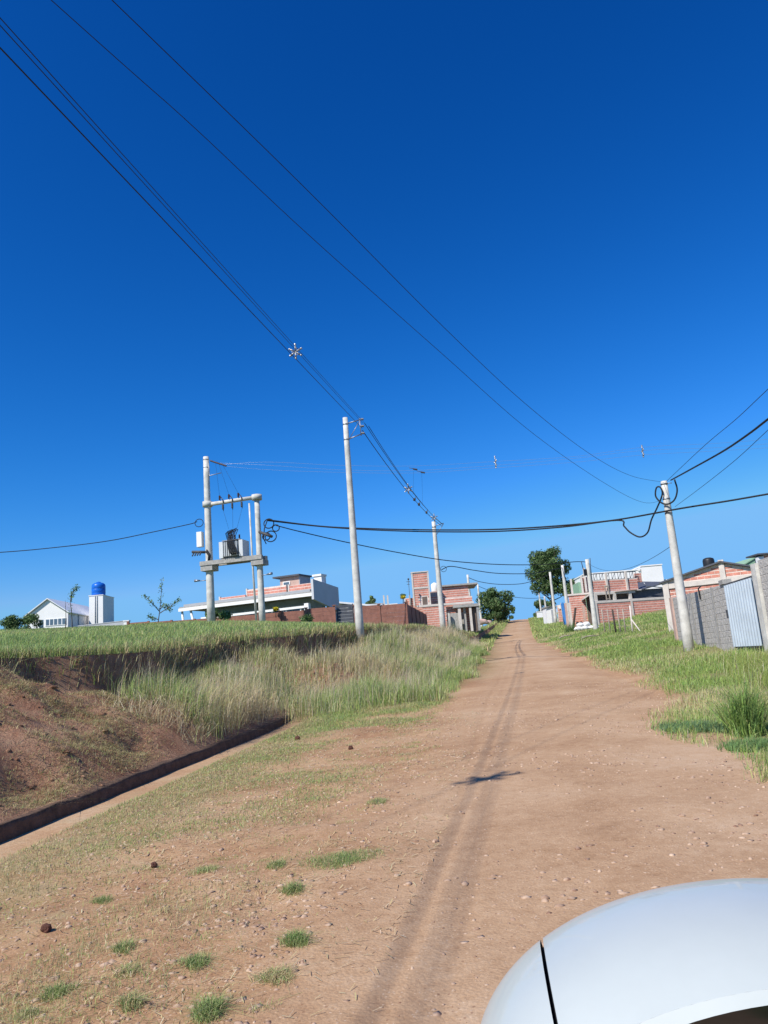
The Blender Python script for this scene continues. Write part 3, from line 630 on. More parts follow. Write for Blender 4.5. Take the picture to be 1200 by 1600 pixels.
for b_ in (-.36, .36): mb.hexa([F3(-.45, b_ - .13, zp - .18), F3(L + .35, b_ - .13, zp - .18), F3(L + .35, b_ + .13, zp - .18), F3(-.45, b_ + .13, zp - .18), F3(-.45, b_ - .13, zp + .1), F3(L + .35, b_ - .13, zp + .1), F3(L + .35, b_ + .13, zp + .1), F3(-.45, b_ + .13, zp + .1)])
ST.part('platform', mb, CONC2)
for a in (0, L):
    ST.part('corbel', MB().box(a - .42, a + .42, -.44, .44, zp - .52, zp - .185, Frame((pa[0], pa[1], 0), pb - pa)), CONC2)
for i, a in enumerate((.95, 1.62, 2.3)):
    mb = MB(); spool(mb, F3(a, -.1, zb + .30), .075, .30); mb.tube([F3(a, -.1, zb + .45), F3(a + .25, -.18, zb + .15), F3(a + .3, -.2, zb - .1)], .03, 6); ST.part('fuse_cutout', mb, PORC)
    mb = MB(); spool(mb, F3(a + .25, -.16, zb - .36), .085, .34); mb.tube([F3(a + .22, -.16, zb - .12), F3(a + .28, -.16, zb - .62)], .03, 6); ST.part('surge_arrester', mb, DARKM)
    ST.part('dropper_wire', MB().tube([F3(a, -.1, zb + .45), F3(.75 + .22 * i, -.1, ta - .6)], .007, 5), RUBBER)
    ST.part('lead_wire', MB().tube([F3(a + .27, -.16, zb - .62), F3(1.5 + .3 * i, -.05, zp + 2.1)], .007, 5), RUBBER)
ST.part('conduit', MB().tube([F3(L - .50, -.12, zb - .35), F3(L - .42, -.2, zp + .1), F3(L - .30, -.24, pb[2])], [.055, .06, .075], 8), CONC)
ST.part('control_box', MB().hexa([F3(-.78, -.2, zp + 1.15), F3(-.42, -.2, zp + 1.15), F3(-.42, .15, zp + 1.15), F3(-.78, .15, zp + 1.15), F3(-.78, -.2, zp + 2.15), F3(-.42, -.2, zp + 2.15), F3(-.42, .15, zp + 2.15), F3(-.78, .15, zp + 2.15)]), WHITEP)
for s_, a0 in ((-1, -.15), (1, L + .1)):
    mb = MB(); mb.tube([F3(a0, -.1, zp + .75 + (0 if s_ < 0 else .9)), F3(a0 + s_ * .95, -.25, zp + .85 + (0 if s_ < 0 else .35))], .10, 6)
    for k in range(4): mb.tube([F3(a0 + s_ * (.3 + .18 * k), -.2, zp + .8 + (0 if s_ < 0 else .55)), F3(a0 + s_ * (.35 + .18 * k), -.35, zp + .55 + (0 if s_ < 0 else .7))], .045, 5)
    ST.part('fuse_bank', mb, DARKM)
mb = MB()
for k in range(4): mb.tube([F3(-.1 + .03 * k, -.28, zp + .75 + .05 * k), F3(.12 + .05 * k, -.32, zp + .45), F3(.05 + .04 * k, -.3, zp + .1)], .025, 5)
ST.part('cable_tail', mb, RUBBER)
for a, zz, s_ in ((0, pa[2] + 2.75, -1), (L, pb[2] + 3.0, 1)):
    mb = MB(); q = F3(a, -.1, zz); e = F3(a + s_ * .95, -.3, zz + (.02)); mb.tube([q, F3(a + s_ * .65, -.25, zz - .02)], .028, 6)
    mb.tube([F3(a + s_ * .6, -.25, zz - .0), e], [.05, .09], 8); ST.part('lamp_arm', mb, METAL)
mb = MB().tube([F3(.2, -.05, ta - .35), F3(.24, -.05, ta - 1.0), F3(.24, -.05, ta - 1.35), F3(1.15, -.15, ta - 1.3)], .03, 6); ST.part('bracket', mb, METAL)
for k in range(3):
    mb = MB(); spool(mb, F3(.55 + .42 * k, -.05 - .1 * k, ta - .42 - .2 * k), .07, .5, (.87, -.2, -.42)); ST.part('line_insulator', mb, PORC)
for zz in (-.2, -.75): ST.part('band', MB().lathe((pa[0], pa[1], ta + zz), [(.205, -.02), (.205, .02)], 16), METAL)
def ring(mb, c, r, rad, ax=0.0, n=28, turns=1, tilt=0.0):
    pts = [np.array(c) + np.array([math.cos(2 * math.pi * i / n) * r, .25 * r * math.sin(2 * math.pi * i / n + ax) + .03 * i / n, math.sin(2 * math.pi * i / n) * r]) for i in range(n * turns + 1)]
    mb.tube(pts, rad, 6)
mb = MB()
for u, v, r in ((420, 818, .32), (431, 825, .22), (423, 838, .36), (416, 838, .25)): ring(mb, W(u, v, 48.8), r, .035)
mb.tube([W(416, 850, 48.8), W(412, 842, 48.8), W(413, 826, 48.8), W(418, 812, 48.8)], .035, 6); ST.part('cable_coil', mb, RUBBER)
mb = MB(); ring(mb, W(311, 817, 49.8), .27, .025); ST.part('cable_coil', mb, RUBBER)
# the transformer stands on the platform
TR = Thing('power_transformer', 'grey finned power transformer on the station platform', 'transformer', F3(1.75, 0, zp + .1))
zt = zp + .105; a0, a1 = .98, 2.65
mb = MB().hexa([F3(a0 + .3, -.30, zt), F3(a1 - .3, -.30, zt), F3(a1 - .3, .38, zt), F3(a0 + .3, .38, zt), F3(a0 + .3, -.30, zt + 1.15), F3(a1 - .3, -.30, zt + 1.15), F3(a1 - .3, .38, zt + 1.15), F3(a0 + .3, .38, zt + 1.15)]); TR.part('tank', mb, mat('mid_grey_enamel', (.22, .235, .25), .6, .1, 3))
FINM = mat('pale_grey_enamel', (0.56, 0.58, 0.59), 0.5, 0.05, 3)
def fin(a_, b0, b1, t_, z0, z1):
    return MB().hexa([F3(a_, b0, z0), F3(a_ + t_, b0, z0), F3(a_ + t_, b1, z0), F3(a_, b1, z0), F3(a_, b0, z1), F3(a_ + t_, b0, z1), F3(a_ + t_, b1, z1), F3(a_, b1, z1)])
for k in range(8): TR.part('cooling_fin', fin(a0 + .31 + .138 * k, -.66, -.305, .045, zt + .12, zt + 1.05), FINM)
for a_ in (a0, a1 - .26): TR.part('radiator', fin(a_, -.5, .5, .26, zt + .05, zt + 1.12), FINM)
TR.part('lid', fin(a0 + .2, -.45, .45, a1 - a0 - .4, zt + 1.155, zt + 1.21), METAL)
for k in range(3):
    mb = MB(); spool(mb, F3(a0 + .55 + .32 * k, .1, zt + 1.4), .07, .36); TR.part('bushing', mb, PORC)
mb = MB()
for k in range(7):
    q = a0 + .42 + .07 * k; top = 1.7 + .06 * (k % 3)
    mb.tube([F3(q, -.1, zt + 1.3), F3(q - .06, -.2, zt + top), F3(q + .35 + .03 * k, -.45, zt + top + .02 * k), F3(q + .28, -.72, zt + 1.0), F3(q + .42 + .02 * k, -.74, zt + .35), F3(q + .62, -.70, zt + .16)], .026, 6)
TR.part('cable_bundle', mb, RUBBER)

# ------------------------------------------------------------------ cables
def catm(P_, k=8):
    P_ = [np.array(p, float) for p in P_]; Q = [2 * P_[0] - P_[1]] + P_ + [2 * P_[-1] - P_[-2]]; out = []
    for i in range(1, len(Q) - 2):
        for j in range(k):
            t = j / k; out.append(.5 * (2 * Q[i] + (Q[i + 1] - Q[i - 1]) * t + (2 * Q[i - 1] - 5 * Q[i] + 4 * Q[i + 1] - Q[i + 2]) * t ** 2 + (3 * Q[i] - Q[i - 1] - 3 * Q[i + 1] + Q[i + 2]) * t ** 3))
    return out + [P_[-1]]
def sag(A, B, s, n=24):
    A, B = np.array(A), np.array(B); return [A + (B - A) * t - np.array([0, 0, 4 * s * t * (1 - t)]) for t in np.linspace(0, 1, n)]
def onplane(A, B, u, v):                          # point seen at (u,v) in the vertical plane through A and B
    A, B = np.array(A), np.array(B); r = RC @ np.array([u - 600., 800. - v, -FPX]); n = np.array([B[1] - A[1], A[0] - B[0]])
    t = (n @ A[:2]) / (n @ r[:2]); return np.array([r[0] * t, r[1] * t, CAMH + r[2] * t])
def cable(pts, r, label, group, m=RUBBER, n=5):
    mb = MB().tube(pts, r, n); return solo('overhead_cable', mb, m, label, 'cable', group, pts[0])
MV = 'spacer cables along the left poles'
back = W(0, 48, 8.6); dirv = (np.array([bx + .1, 37, t1[2] - .4]) - back); A0 = back - dirv * .6
A1 = np.array([bx + .12, 37., t1[2] - .42])
def axis_pt(t): return A0 + (A1 - A0) * t - np.array([0, 0, 4 * .03 * t * (1 - t)])
offs = [(-.02, -.20, .0115, 'thick lowest cable of the bundle crossing the upper left sky'), (.14, .03, .0075, 'upper right thin cable of the bundle crossing the upper left sky'), (.02, .08, .0075, 'upper left thin cable of the bundle crossing the upper left sky')]
for ox, oz, r, lb in offs:
    cable([axis_pt(t) + np.array([ox, 0, oz]) for t in np.linspace(0, 1, 40)], r, lb, MV)
A2 = np.array([t2[0] + .75, 69., t2[2] - .3])
for ox, oz, r, lb in [(-.02, -.3, .02, 'thick lower cable between the tall pole and the second pole'), (.12, .06, .016, 'upper cable between the tall pole and the second pole'), (.3, -.1, .016, 'middle cable between the tall pole and the second pole')]:
    cable(sag(A1 + np.array([ox, 0, oz]), A2 + np.array([ox * .3, 0, oz * .6]), .55), r, lb, MV)
def spacer(c, s, label, g='cable spacers', flat=False):
    mb = MB(); c = np.array(c)
    arms = [(0, .55), (.42, .22), (.38, -.28), (0, -.5), (-.38, -.28), (-.42, .22)] if not flat else [(0, .6), (.1, .2), (-.1, -.05), (.06, -.35), (0, -.6)]
    for a, b in arms: mb.tube([c, c + s * np.array([a, 0, b])], [.055 * s, .07 * s], 6); mb.blob(c + s * np.array([a, 0, b]), .085 * s, 1, .1)
    for i in range(len(arms)):
        a, b = arms[i], arms[(i + 1) % len(arms)]; 
        if not flat and i % 2 == 0: mb.tube([c + s * .6 * np.array([a[0], 0, a[1]]), c + s * .6 * np.array([b[0], 0, b[1]])], .028 * s, 5)
    solo('cable_spacer', mb, METAL, label, 'cable spacer', g, c)
tt = np.linspace(0, 1, 400); pp = np.array([axis_pt(t) for t in tt])
def at_y(yv): k = int(np.argmin(abs(pp[:, 1] - yv))); return pp[k]
def find_px(u):
    r = [abs((lambda c: 600 + FPX * c[0] / -c[2])(RC.T @ (p - np.array([0, 0, CAMH]))) - u) if p[1] > 3 else 1e9 for p in pp]; return pp[int(np.argmin(r))]
spacer(find_px(459) + np.array([.06, 0, -.05]), .46, 'pale star shaped spacer on the cables against the open sky')
spacer(at_y(3.0) + np.array([.06, 0, -.05]), .68, 'pale spacer on the cables overhead behind the viewer')
for t_, lb in ((.42, 'small pale spacer on the cable halfway to the second pole'), (.83, 'small pale spacer just before the second pole')):
    q = np.array(sag(A1, A2, .55, 101)[int(t_ * 100)]); spacer(q, .6, lb)
# two thin lines from the upper left to the near right pole
sv = 'thin lines crossing the road to the near right pole'
a = W(175, 0, 7.8); B_ = np.array([rt1[0], rt1[1], rt1[2] - .05]); a_ = a - (B_ - a) * .35 + np.array([0, 0, .9])
cable(catm([a_, a, onplane(a, B_, 480, 297), onplane(a, B_, 690, 508), onplane(a, B_, 820, 630), onplane(a, B_, 920, 708), onplane(a, B_, 985, 743), B_]), .0062, 'right hand thin line sweeping down from the top left to the near right pole', sv)
a2 = W(80, 0, 7.8); B2 = np.array([rt1[0] + .0, rt1[1], rt1[2] - .75])
a2_ = a2 - (B2 - a2) * .35 + np.array([0, 0, .9])
cable(catm([a2_, a2, onplane(a2, B2, 300, 196), onplane(a2, B2, 480, 365), onplane(a2, B2, 690, 552), onplane(a2, B2, 830, 675), onplane(a2, B2, 940, 752), onplane(a2, B2, 1005, 785), B2]), .0056, 'left hand thin line sweeping down from the top left to the near right pole', sv)
# lines leaving the near right pole to the right
PR = np.array([6.5, -2, 7.6]); rg = 'lines leaving the near right pole to the right'
def rline(pxs, start, r, lb):
    pts = [start] + [onplane(rt1, PR, u, v) for u, v in pxs]; e = pts[-1] + (pts[-1] - pts[-2]) * 2.0; cable(catm(pts + [e]), r, lb, rg)
h0 = np.array([rt1[0] + .26, rt1[1] - .1, rt1[2] + .0])
rline([(1080, 733), (1130, 705), (1170, 678), (1200, 655)], h0, .030, 'thick black bundled cable rising right from the near pole top')
rline([(1100, 697), (1150, 655), (1200, 608)], np.array([rt1[0] + .1, rt1[1], rt1[2] - .02]), .009, 'topmost thin line rising right from the near pole')
rline([(1100, 758), (1150, 718), (1200, 672)], np.array([rt1[0] + .3, rt1[1], rt1[2] - 1.1]), .008, 'lowest thin line rising right from the near pole')
# from the transformer station across the road
cs = W(418, 812, 48.8); g1 = 'black bundled cables crossing over the road'
P1 = W(420, 815, 48.8); Bq = np.array([rt1[0] + .25, rt1[1] - .1, rt1[2] - 1.4])
X1 = [onplane(P1, rt1, u, v) for u, v in [(500, 822), (580, 826), (680, 828), (780, 827), (880, 821), (965, 812)]]
far = [onplane(P1, rt1, u, v) for u, v in [(1060, 797), (1130, 786), (1200, 774), (1260, 764)]]
for f_ in far: f_[1] -= .35
cable(catm([cs] + X1 + far), .036, 'black cable from the transformer station crossing to the right edge', g1)
X2 = [p - np.array([0, 0, .10 * math.sin(math.pi * min(1, (i + .5) / 6))]) for i, p in enumerate(X1)]
loop = [onplane(P1, rt1, u, v) for u, v in [(975, 822), (985, 832), (1000, 839), (1012, 832), (1018, 812), (1027, 793), (1031, 775), (1028, 764), (1022, 765), (1021, 778), (1030, 788), (1040, 790), (1050, 783), (1054, 768), (1050, 752)]]
for i, f_ in enumerate(loop): f_[1] -= .3 if i > 5 else 0
cable(catm([cs + np.array([0, .1, -.05])] + X2 + loop, 6), .034, 'twin black cable hanging in a loop beside the near right pole', g1)
P2 = W(440, 823, 48.6)
cable(catm([W(431, 821, 48.8)] + [onplane(P2, rt2, u, v) for u, v in [(470, 831), (540, 847), (620, 863), (700, 876), (780, 882), (850, 882), (895, 878)]] + [np.array([rt2[0] - .3, rt2[1], rt2[2] - .2])]), .034, 'black cable from the transformer station to the pole by the white rubble', g1)
P3 = W(696, 885, 68.6)
cable(catm([W(690, 890, 68.6)] + [onplane(P3, rt3, u, v) for u, v in [(705, 885), (740, 891), (780, 896), (830, 896), (860, 891)]] + [rt3 - np.array([0, 0, .3])]), .040, 'black cable from the second left pole to the slim pole by the tree', g1)
mb = MB(); ring(mb, W(693, 889, 68.6), .26, .022); T2.part('cable_coil', mb, RUBBER)
P4 = t3 - np.array([0, 0, .4])
cable(catm([P4] + [onplane(P4, rt4, u, v) for u, v in [(750, 909), (780, 913), (815, 912), (840, 905)]] + [rt4 - np.array([0, 0, .3])]), .045, 'black cable from the third left pole to the pole by the white shed', g1)
cable(sag(t4 - np.array([0, 0, .3]), rt5 + np.array([0, 0, -.2]), 1.0), .045, 'black cable between the two farthest poles over the crest', g1)
cable(sag(rt2 - np.array([-.1, 0, .4]), Bq - np.array([.2, 0, 1.2]), .9), .011, 'thin slack line between the near right pole and the next pole', 'thin slack lines on the right')
cable(catm([W(308, 815, 49.9), W(296, 819, 49.8), W(240, 831, 49.5), W(170, 845, 49), W(90, 855, 48.5), W(0, 863, 48), W(-120, 868, 47)]), .028, 'black cable running from the station to the left edge', 'cables left of the station')
# bare high line across the background
hg = 'bare high voltage wires over the road'
Lh = F3(1.9, -.3, ta - 1.0); Rh = W(1240, 700, 47)
hw_ = [([(420, 727), (530, 734), (648, 735), (774, 727), (900, 716), (1004, 704), (1130, 699), (1240, 690)], 'lowest bare wire across the background sky'),
       ([(420, 722), (530, 727), (648, 728), (774, 721), (900, 713), (1004, 699), (1130, 692), (1240, 683)], 'upper bare wire across the background sky'),
       ([(420, 734), (530, 738), (648, 739), (774, 731), (900, 722), (1004, 711), (1130, 704), (1240, 697)], 'middle bare wire across the background sky')]
for i, (px, lb) in enumerate(hw_):
    st = F3(.75 + .42 * i, -.1 - .1 * i, ta - .55 - .2 * i)
    cable(catm([st] + [onplane(Lh, Rh, u, v) for u, v in px]), .0065, lb, hg, ALU, 5)
for u, v, lb in ((774, 722, 'thin upright pale spacer on the bare wires above the road'), (1004, 705, 'thin upright pale spacer on the bare wires toward the right')):
    spacer(onplane(Lh, Rh, u, v), .62, lb, 'upright spacers on the bare wires', True)
for u, v, lb, dz in ((660, 738, 'dark clamp hanging right on the bare wires', .0), (648, 733, 'dark clamp hanging left on the bare wires', 0.)):
    c = onplane(Lh, Rh, u, v); mb = MB(); spool(mb, c, .07, .22, (1, 0, -.25)); mb.blob(c + np.array([.12, 0, -.03]), .065, 1, .15); mb.tube([c + np.array([0, 0, .02]), c + np.array([-.35, 0, .12])], .02, 5)
    solo('wire_clamp', mb, DARKM, lb, 'clamp', 'dark clamps on the bare wires', c)
q = np.array(sag(A1, A2, .55, 101)[62])
cable(sag(q, onplane(Lh, Rh, 659, 739), .15, 10), .005, 'thin jumper wire from the spacer cables up to the dark clamp', 'jumper wires')
q2 = np.array(sag(A1, A2, .55, 101)[48])
cable(sag(q2, onplane(Lh, Rh, 646, 736), .25, 10), .0045, 'second thin jumper wire nearly level with the bare wires', 'jumper wires')
for t_, lb in ((.50, 'uppermost small dark clamp on the spacer cable'), (.56, 'middle small dark clamp on the spacer cable'), (.68, 'lowest small dark clamp on the spacer cable')):
    c = np.array(sag(A1, A2, .55, 101)[int(t_ * 100)]) + np.array([0, 0, -.22]); mb = MB().blob(c, .11, 1, .2, (1, .8, 1.3)); mb.tube([c + np.array([0, 0, -.1]), c + np.array([.12, 0, .25])], .02, 5)
    solo('wire_clamp', mb, DARKM, lb, 'clamp', 'dark clamps on the spacer cable', c)

# ------------------------------------------------------------------ buildings
def brick_face(T, fr, a0, a1, c0, c1, b=0.0, poly=None, L=.40, H=.19, j=.058, name='brickwork', top=None, parent=None, m=BRICK, depth=.012, jv=.018):
    """courses of bricks standing proud of their mortar, joined because each is only a few pixels"""
    mb = MB(); r = 0; z = c0 + j / 2
    while z + H * .6 < c1:
        z1 = min(z + H, c1 - j / 3); a = a0 - (r % 2) * (L + jv) / 2
        while a < a1:
            x0, x1 = max(a, a0), min(a + L, a1)
            if x1 - x0 > .05:
                zz1 = z1; ok = True
                if top is not None:
                    tz = min(top(x0), top(x1)); zz1 = min(z1, tz); ok = zz1 - z > .04
                if poly is not None and any(x1 > p[0] and x0 < p[1] and z1 > p[2] and z < p[3] for p in poly): ok = False
                if ok:
                    dd = depth * random.uniform(.7, 1.4); P_ = [fr.pt(x0, b, z), fr.pt(x1, b, z), fr.pt(x1, b, zz1), fr.pt(x0, b, zz1)]; Q_ = [fr.pt(x0 + .008, b - dd, z + .008), fr.pt(x1 - .008, b - dd, z + .008), fr.pt(x1 - .008, b - dd, zz1 - .008), fr.pt(x0 + .008, b - dd, zz1 - .008)]
                    mb.add(P_ + Q_, [(4, 5, 6, 7), (0, 1, 5, 4), (1, 2, 6, 5), (2, 3, 7, 6), (3, 0, 4, 7)])
            a += L + jv
        z += H + j; r += 1
    return T.part(name, mb, m, parent, stuff=True)

# -- white gabled house far left
o = W(106, 980, 95); g = o[2] - 2.2
H1 = Thing('white_house', 'white gabled house with a square tank tower on the far left', 'house', (o[0], o[1], g))
fr = Frame((o[0], o[1], 0), (1, 0.02)); ze, zk = W(106, 957, 95)[2], W(75, 937, 95)[2]
Wd, Dp = 4.9, 13.0
wl = MB(); wl.prism([fr.pt(-Wd, 0, g), fr.pt(0, 0, g), fr.pt(0, 0, ze), fr.pt(-Wd / 2, 0, zk), fr.pt(-Wd, 0, ze)], fr.b * Dp); wobj = H1.part('wall', wl, WHITEP)
rf = MB()
for s_ in (0, 1):
    e0, e1 = (-Wd - .25, -Wd / 2) if s_ == 0 else (-Wd / 2, .25); z0, z1 = (ze - .08, zk + .06) if s_ == 0 else (zk + .06, ze - .08)
    rf.hexa([fr.pt(e0, -.3, z0), fr.pt(e1, -.3, z1), fr.pt(e1, Dp, z1), fr.pt(e0, Dp, z0), fr.pt(e0, -.3, z0 + .12), fr.pt(e1, -.3, z1 + .12), fr.pt(e1, Dp, z1 + .12), fr.pt(e0, Dp, z0 + .12)])
H1.part('roof', rf, ROOFW)
zw0, zw1 = W(90, 976, 95)[2], W(90, 967, 95)[2]
wf = H1.part('window', MB().box(-2.75, -.2, -.07, -.004, zw0 - .08, zw1 + .06, fr), WHITEP)
for k in range(5): H1.part('pane', MB().box(-2.66 + .5 * k, -2.28 + .5 * k, -.085, -.072, zw0, zw1, fr), GLASS, wf)
H1.part('door', MB().box(-3.5, -3.0, -.03, -.004, g + .6, zw1 + .02, fr), GLASS)
H1.part('downpipe', MB().tube([fr.pt(.06, -.1, g), fr.pt(.06, -.1, ze - .1)], .06, 6), GREYP)
for k in range(3): H1.part('pilaster', MB().box(.003, .09, 3.2 + 3 * k, 3.45 + 3 * k, g, ze - .1, fr), GREYP)
to = W(161, 975, 100); ftw = Frame((to[0], to[1], 0), (1, 0.02)); tz = W(161, 930, 100)[2]
H1.part('tank_tower', MB().box(-1.8, 0, 0, 4.2, g, tz, ftw), WHITEP)
H1.part('tower_coping', MB().box(-1.86, .06, -.06, 4.26, tz + .002, tz + .09, ftw), WHITEP)
for a_ in (-1.0, -.75): H1.part('tower_pipe', MB().tube([ftw.pt(a_, -.06, g + 2), ftw.pt(a_, -.06, tz - .05), ftw.pt(a_, .5, tz + .2)], .045, 6), GREYP)
c = ftw.pt(-.95, 1.1, tz + .092)
WT = Thing('water_tank', 'blue domed water tank on the white tower', 'water tank', c)
WT.part('drum', MB().lathe(c, [(.80, 0), (.86, .06), (.88, .3), (.86, .33), (.88, .36), (.88, .85), (.86, .88), (.88, .91), (.87, 1.3), (.80, 1.5), (.60, 1.66), (.3, 1.74)], 24), BLUEP)
WT.part('lid', MB().lathe(c, [(.28, 1.742), (.28, 1.80), (.2, 1.84)], 16), BLUEP)

# -- low walls left of the precast wall
a_, b_ = W(122, 983, 80), W(196, 973, 78)
fr = Frame((a_[0], a_[1], 0), b_ - a_); Lq = np.linalg.norm((b_ - a_)[:2]); gz = W(160, 985, 79)[2] - 1.2
LW = Thing('boundary_wall', 'low grey rendered wall below the white house', 'wall', fr.pt(Lq / 2, 0, gz))
LW.part('panel', MB().box(0, Lq, 0, .2, gz, W(160, 974.5, 79)[2], fr), GREYP); LW.part('coping', MB().box(-.04, Lq + .04, -.04, .24, W(160, 974.5, 79)[2] + .003, W(160, 974.5, 79)[2] + .08, fr), GREYP)
c = W(197, 982, 70); solo('gate_post', MB().box(c[0] - .22, c[0] + .22, 70, 70.4, c[2] - .8, W(197, 971, 70)[2]).box(c[0] - .27, c[0] + .27, 69.95, 70.45, W(197, 971, 70)[2] + .003, W(197, 971, 70)[2] + .1), WHITEP, 'short white post at the left end of the brown walls', 'post', None, (c[0], 70.2, c[2] - .8))
a_, b_ = W(30, 990, 62), W(64, 984, 62); c = a_
BW2 = Thing('boundary_wall', 'short low brick wall end beside the bush on the far left', 'wall', (a_[0], 62.2, a_[2] - .8)); fq = Frame((a_[0], 62, 0), (1, 0))
BW2.part('mortar', MB().box(0, b_[0] - a_[0], 0, .2, a_[2] - .8, W(50, 983, 62)[2], fq), MORT); brick_face(BW2, fq, 0, b_[0] - a_[0], a_[2] - .8, W(50, 983, 62)[2])

# -- brown precast wall
posts = [(200, 972), (232, 971.5), (268, 970), (304, 968), (345, 965), (402, 960), (438, 957), (478, 952), (522, 948)]
PW = Thing('precast_wall', 'long brown precast slab wall in front of the flat roofed house', 'wall', (-9, 56, 5))
def bay(T, p, q, ztp, n=5, hs=.30, m=PRECAST, th=.05):
    d = (q - p); ln = np.linalg.norm(d[:2]); f_ = Frame((p[0], p[1], 0), d)
    for k in range(n): T.part('slab', MB().box(.06, ln - .06, -th / 2 + random.uniform(-.008, .008), th / 2, ztp - hs * (k + 1) + .006, ztp - hs * k, f_), m)
def wpost(T, p, ztp, m=PRECAST, s=.075, dn=2.2, cap=True):
    T.part('post', MB().box(p[0] - s, p[0] + s, p[1] - s, p[1] + s, ztp - dn, ztp + .06), m)
    if cap: T.part('post_cap', MB().box(p[0] - s * 1.7, p[0] + s * 1.7, p[1] - s * 1.7, p[1] + s * 1.7, ztp + .062, ztp + .13), m)
pts = [W(u, v, 56) for u, v in posts]
for i, p in enumerate(pts):
    wpost(PW, p, p[2], cap=i > 3)
    if i < len(pts) - 1: bay(PW, p, pts[i + 1], min(p[2], pts[i + 1][2]) + .02)
GA = Thing('yard_gate', 'dark grey slatted gate in the gap of the brown wall', 'gate', W(537, 985, 56.3))
ga, gb = W(526, 946, 56.3), W(551, 946, 56.3)
for k in range(7): GA.part('slat', MB().box(ga[0], gb[0], 56.28, 56.32, ga[2] - .24 * (k + 1) + .02, ga[2] - .24 * k), SLATE)
for xx in (ga[0], gb[0]): GA.part('upright', MB().box(xx - .04, xx + .04, 56.33, 56.39, ga[2] - 2.0, ga[2] + .05), SLATE)
PW2 = Thing('precast_wall', 'brown precast slab wall with a shaded side running back, beside the brick house', 'wall', (-1, 56, 4.4))
pts = [W(u, v, 56) for u, v in ((554, 948), (592, 946), (634, 943))]
for i, p in enumerate(pts):
    wpost(PW2, p, p[2]); 
    if i < 2: bay(PW2, p, pts[i + 1], p[2], 6)
p, q = pts[-1], W(665, 957, 71)
for k in range(5):
    s0, s1 = p + (q - p) * k / 5, p + (q - p) * (k + 1) / 5; bay(PW2, s0, s1, p[2] + .0, 6, .32); wpost(PW2, s1, p[2], cap=False)

# -- flat roofed modern house behind the precast wall
C_, Lf = W(487, 928, 62), W(280, 954, 67); fr = Frame((C_[0], C_[1], 0), C_ - Lf); Wd = np.linalg.norm((C_ - Lf)[:2]); g = 4.6
zt_ = C_[2]
MH = Thing('flat_roof_house', 'modern flat roofed house with a white fascia and dark porch', 'house', (C_[0], C_[1], g))
MH.part('roof_slab', MB().box(-Wd, 0, 0, 4.6, zt_ - .02, zt_ + .22, fr), CONC2)
MH.part('fascia', MB().box(-Wd - .05, .03, -.06, -.003, zt_ - .16, zt_ + .10, fr), WHITEP)
MH.part('flashing', MB().box(-Wd + .4, -.2, .1, 4.5, zt_ + .223, zt_ + .42, fr), GREYP)
MH.part('back_wall', MB().box(-Wd + .8, -.3, 2.6, 2.85, g, zt_ - .03, fr), mat('blue_grey_render', (.34, .39, .46), .8, .1, 2))
for k in range(5):
    gl = MH.part('window', MB().box(-Wd + 1.1 + 1.95 * k, -Wd + 2.85 + 1.95 * k, 2.52, 2.596, g + .4, zt_ - .55, fr), WHITEP)
    for j_ in range(2): MH.part('pane', MB().box(-Wd + 1.17 + 1.95 * k + .84 * j_, -Wd + 1.95 + 1.95 * k + .84 * j_, 2.50, 2.517, g + .48, zt_ - .63, fr), GLASS, gl)
rz = W(440, 950, 62)[2]
for a_ in (-Wd + .1, -Wd + 1.0): MH.part('porch_column', MB().tube([fr.pt(a_ + (.7 if a_ > -Wd + .5 else .3), .25, g), fr.pt(a_, .25, zt_ - .025)], .10, 8), WHITEP)
MH.part('rail', MB().box(-Wd + 2.2, -.75, .05, .16, rz - .10, rz + .08, fr), WHITEP)
MH.part('rail', MB().box(-Wd + 2.2, -.75, .05, .16, rz - .80, rz - .66, fr), WHITEP)
for k in range(6): MH.part('rail_post', MB().box(-8.0 + 1.35 * k, -7.9 + 1.35 * k, .17, .25, g, rz + .06, fr), WHITEP)
MH.part('rail_pier', MB().box(-.74, -.35, -.02, .35, g, rz + .25, fr), WHITEP)
sw = MB(); zA = W(487, 905, 62)[2]; zB = zA - .42
sw.prism([fr.pt(.04, -.1, zt_ - .45), fr.pt(.04, 4.4, zt_ - 1.3), fr.pt(.04, 4.4, zB), fr.pt(.04, -.1, zA)], fr.u * .2); MH.part('side_parapet', sw, mat('shaded_white_paint', (.52, .53, .55), .75, .04, 1.0))  # white wall coloured grey to imitate its shaded side
MH.part('side_wall', MB().box(-.28, .02, 3.0, 4.55, g, zt_ - .03, fr), CONC2)
ch = MH.part('chimney', MB().box(-.75, -.02, 1.9, 2.7, zt_ + .2, W(495, 905, 66)[2], fr), WHITEP)
MH.part('chimney_cap', MB().box(-.83, .02, 1.8, 2.8, W(495, 905, 66)[2] + .003, W(495, 905, 66)[2] + .16, fr), WHITEP, ch)
zz = zt_ + .425
for a0, a1, hh, bb in ((-10.2, -7.6, .42, 2.0), (-7.5, -3.6, .85, 2.2), (-3.3, -.9, .75, 2.2)):
    MH.part('parapet', MB().box(a0, a1, bb, bb + .2, zz, zz + hh, fr), MORT); brick_face(MH, fr, a0, a1, zz, zz + hh, bb)
    MH.part('parapet_post', MB().box(a0 - .12, a0 - .003, bb - .03, bb + .22, zz, zz + hh + .1, fr), BEAM)
tz0, tz1 = zz, W(410, 910, 68)[2]
MH.part('turret', MB().box(-4.35, -2.5, 2.5, 4.4, tz0, tz1, fr), PINKB)
MH.part('turret_side', MB().box(-2.497, -2.42, 2.5, 4.4, tz0, tz1, fr), GREYP)
MH.part('turret_roof', MB().box(-4.9, -2.3, 2.2, 4.5, tz1 + .003, tz1 + .14, fr), SLATE)
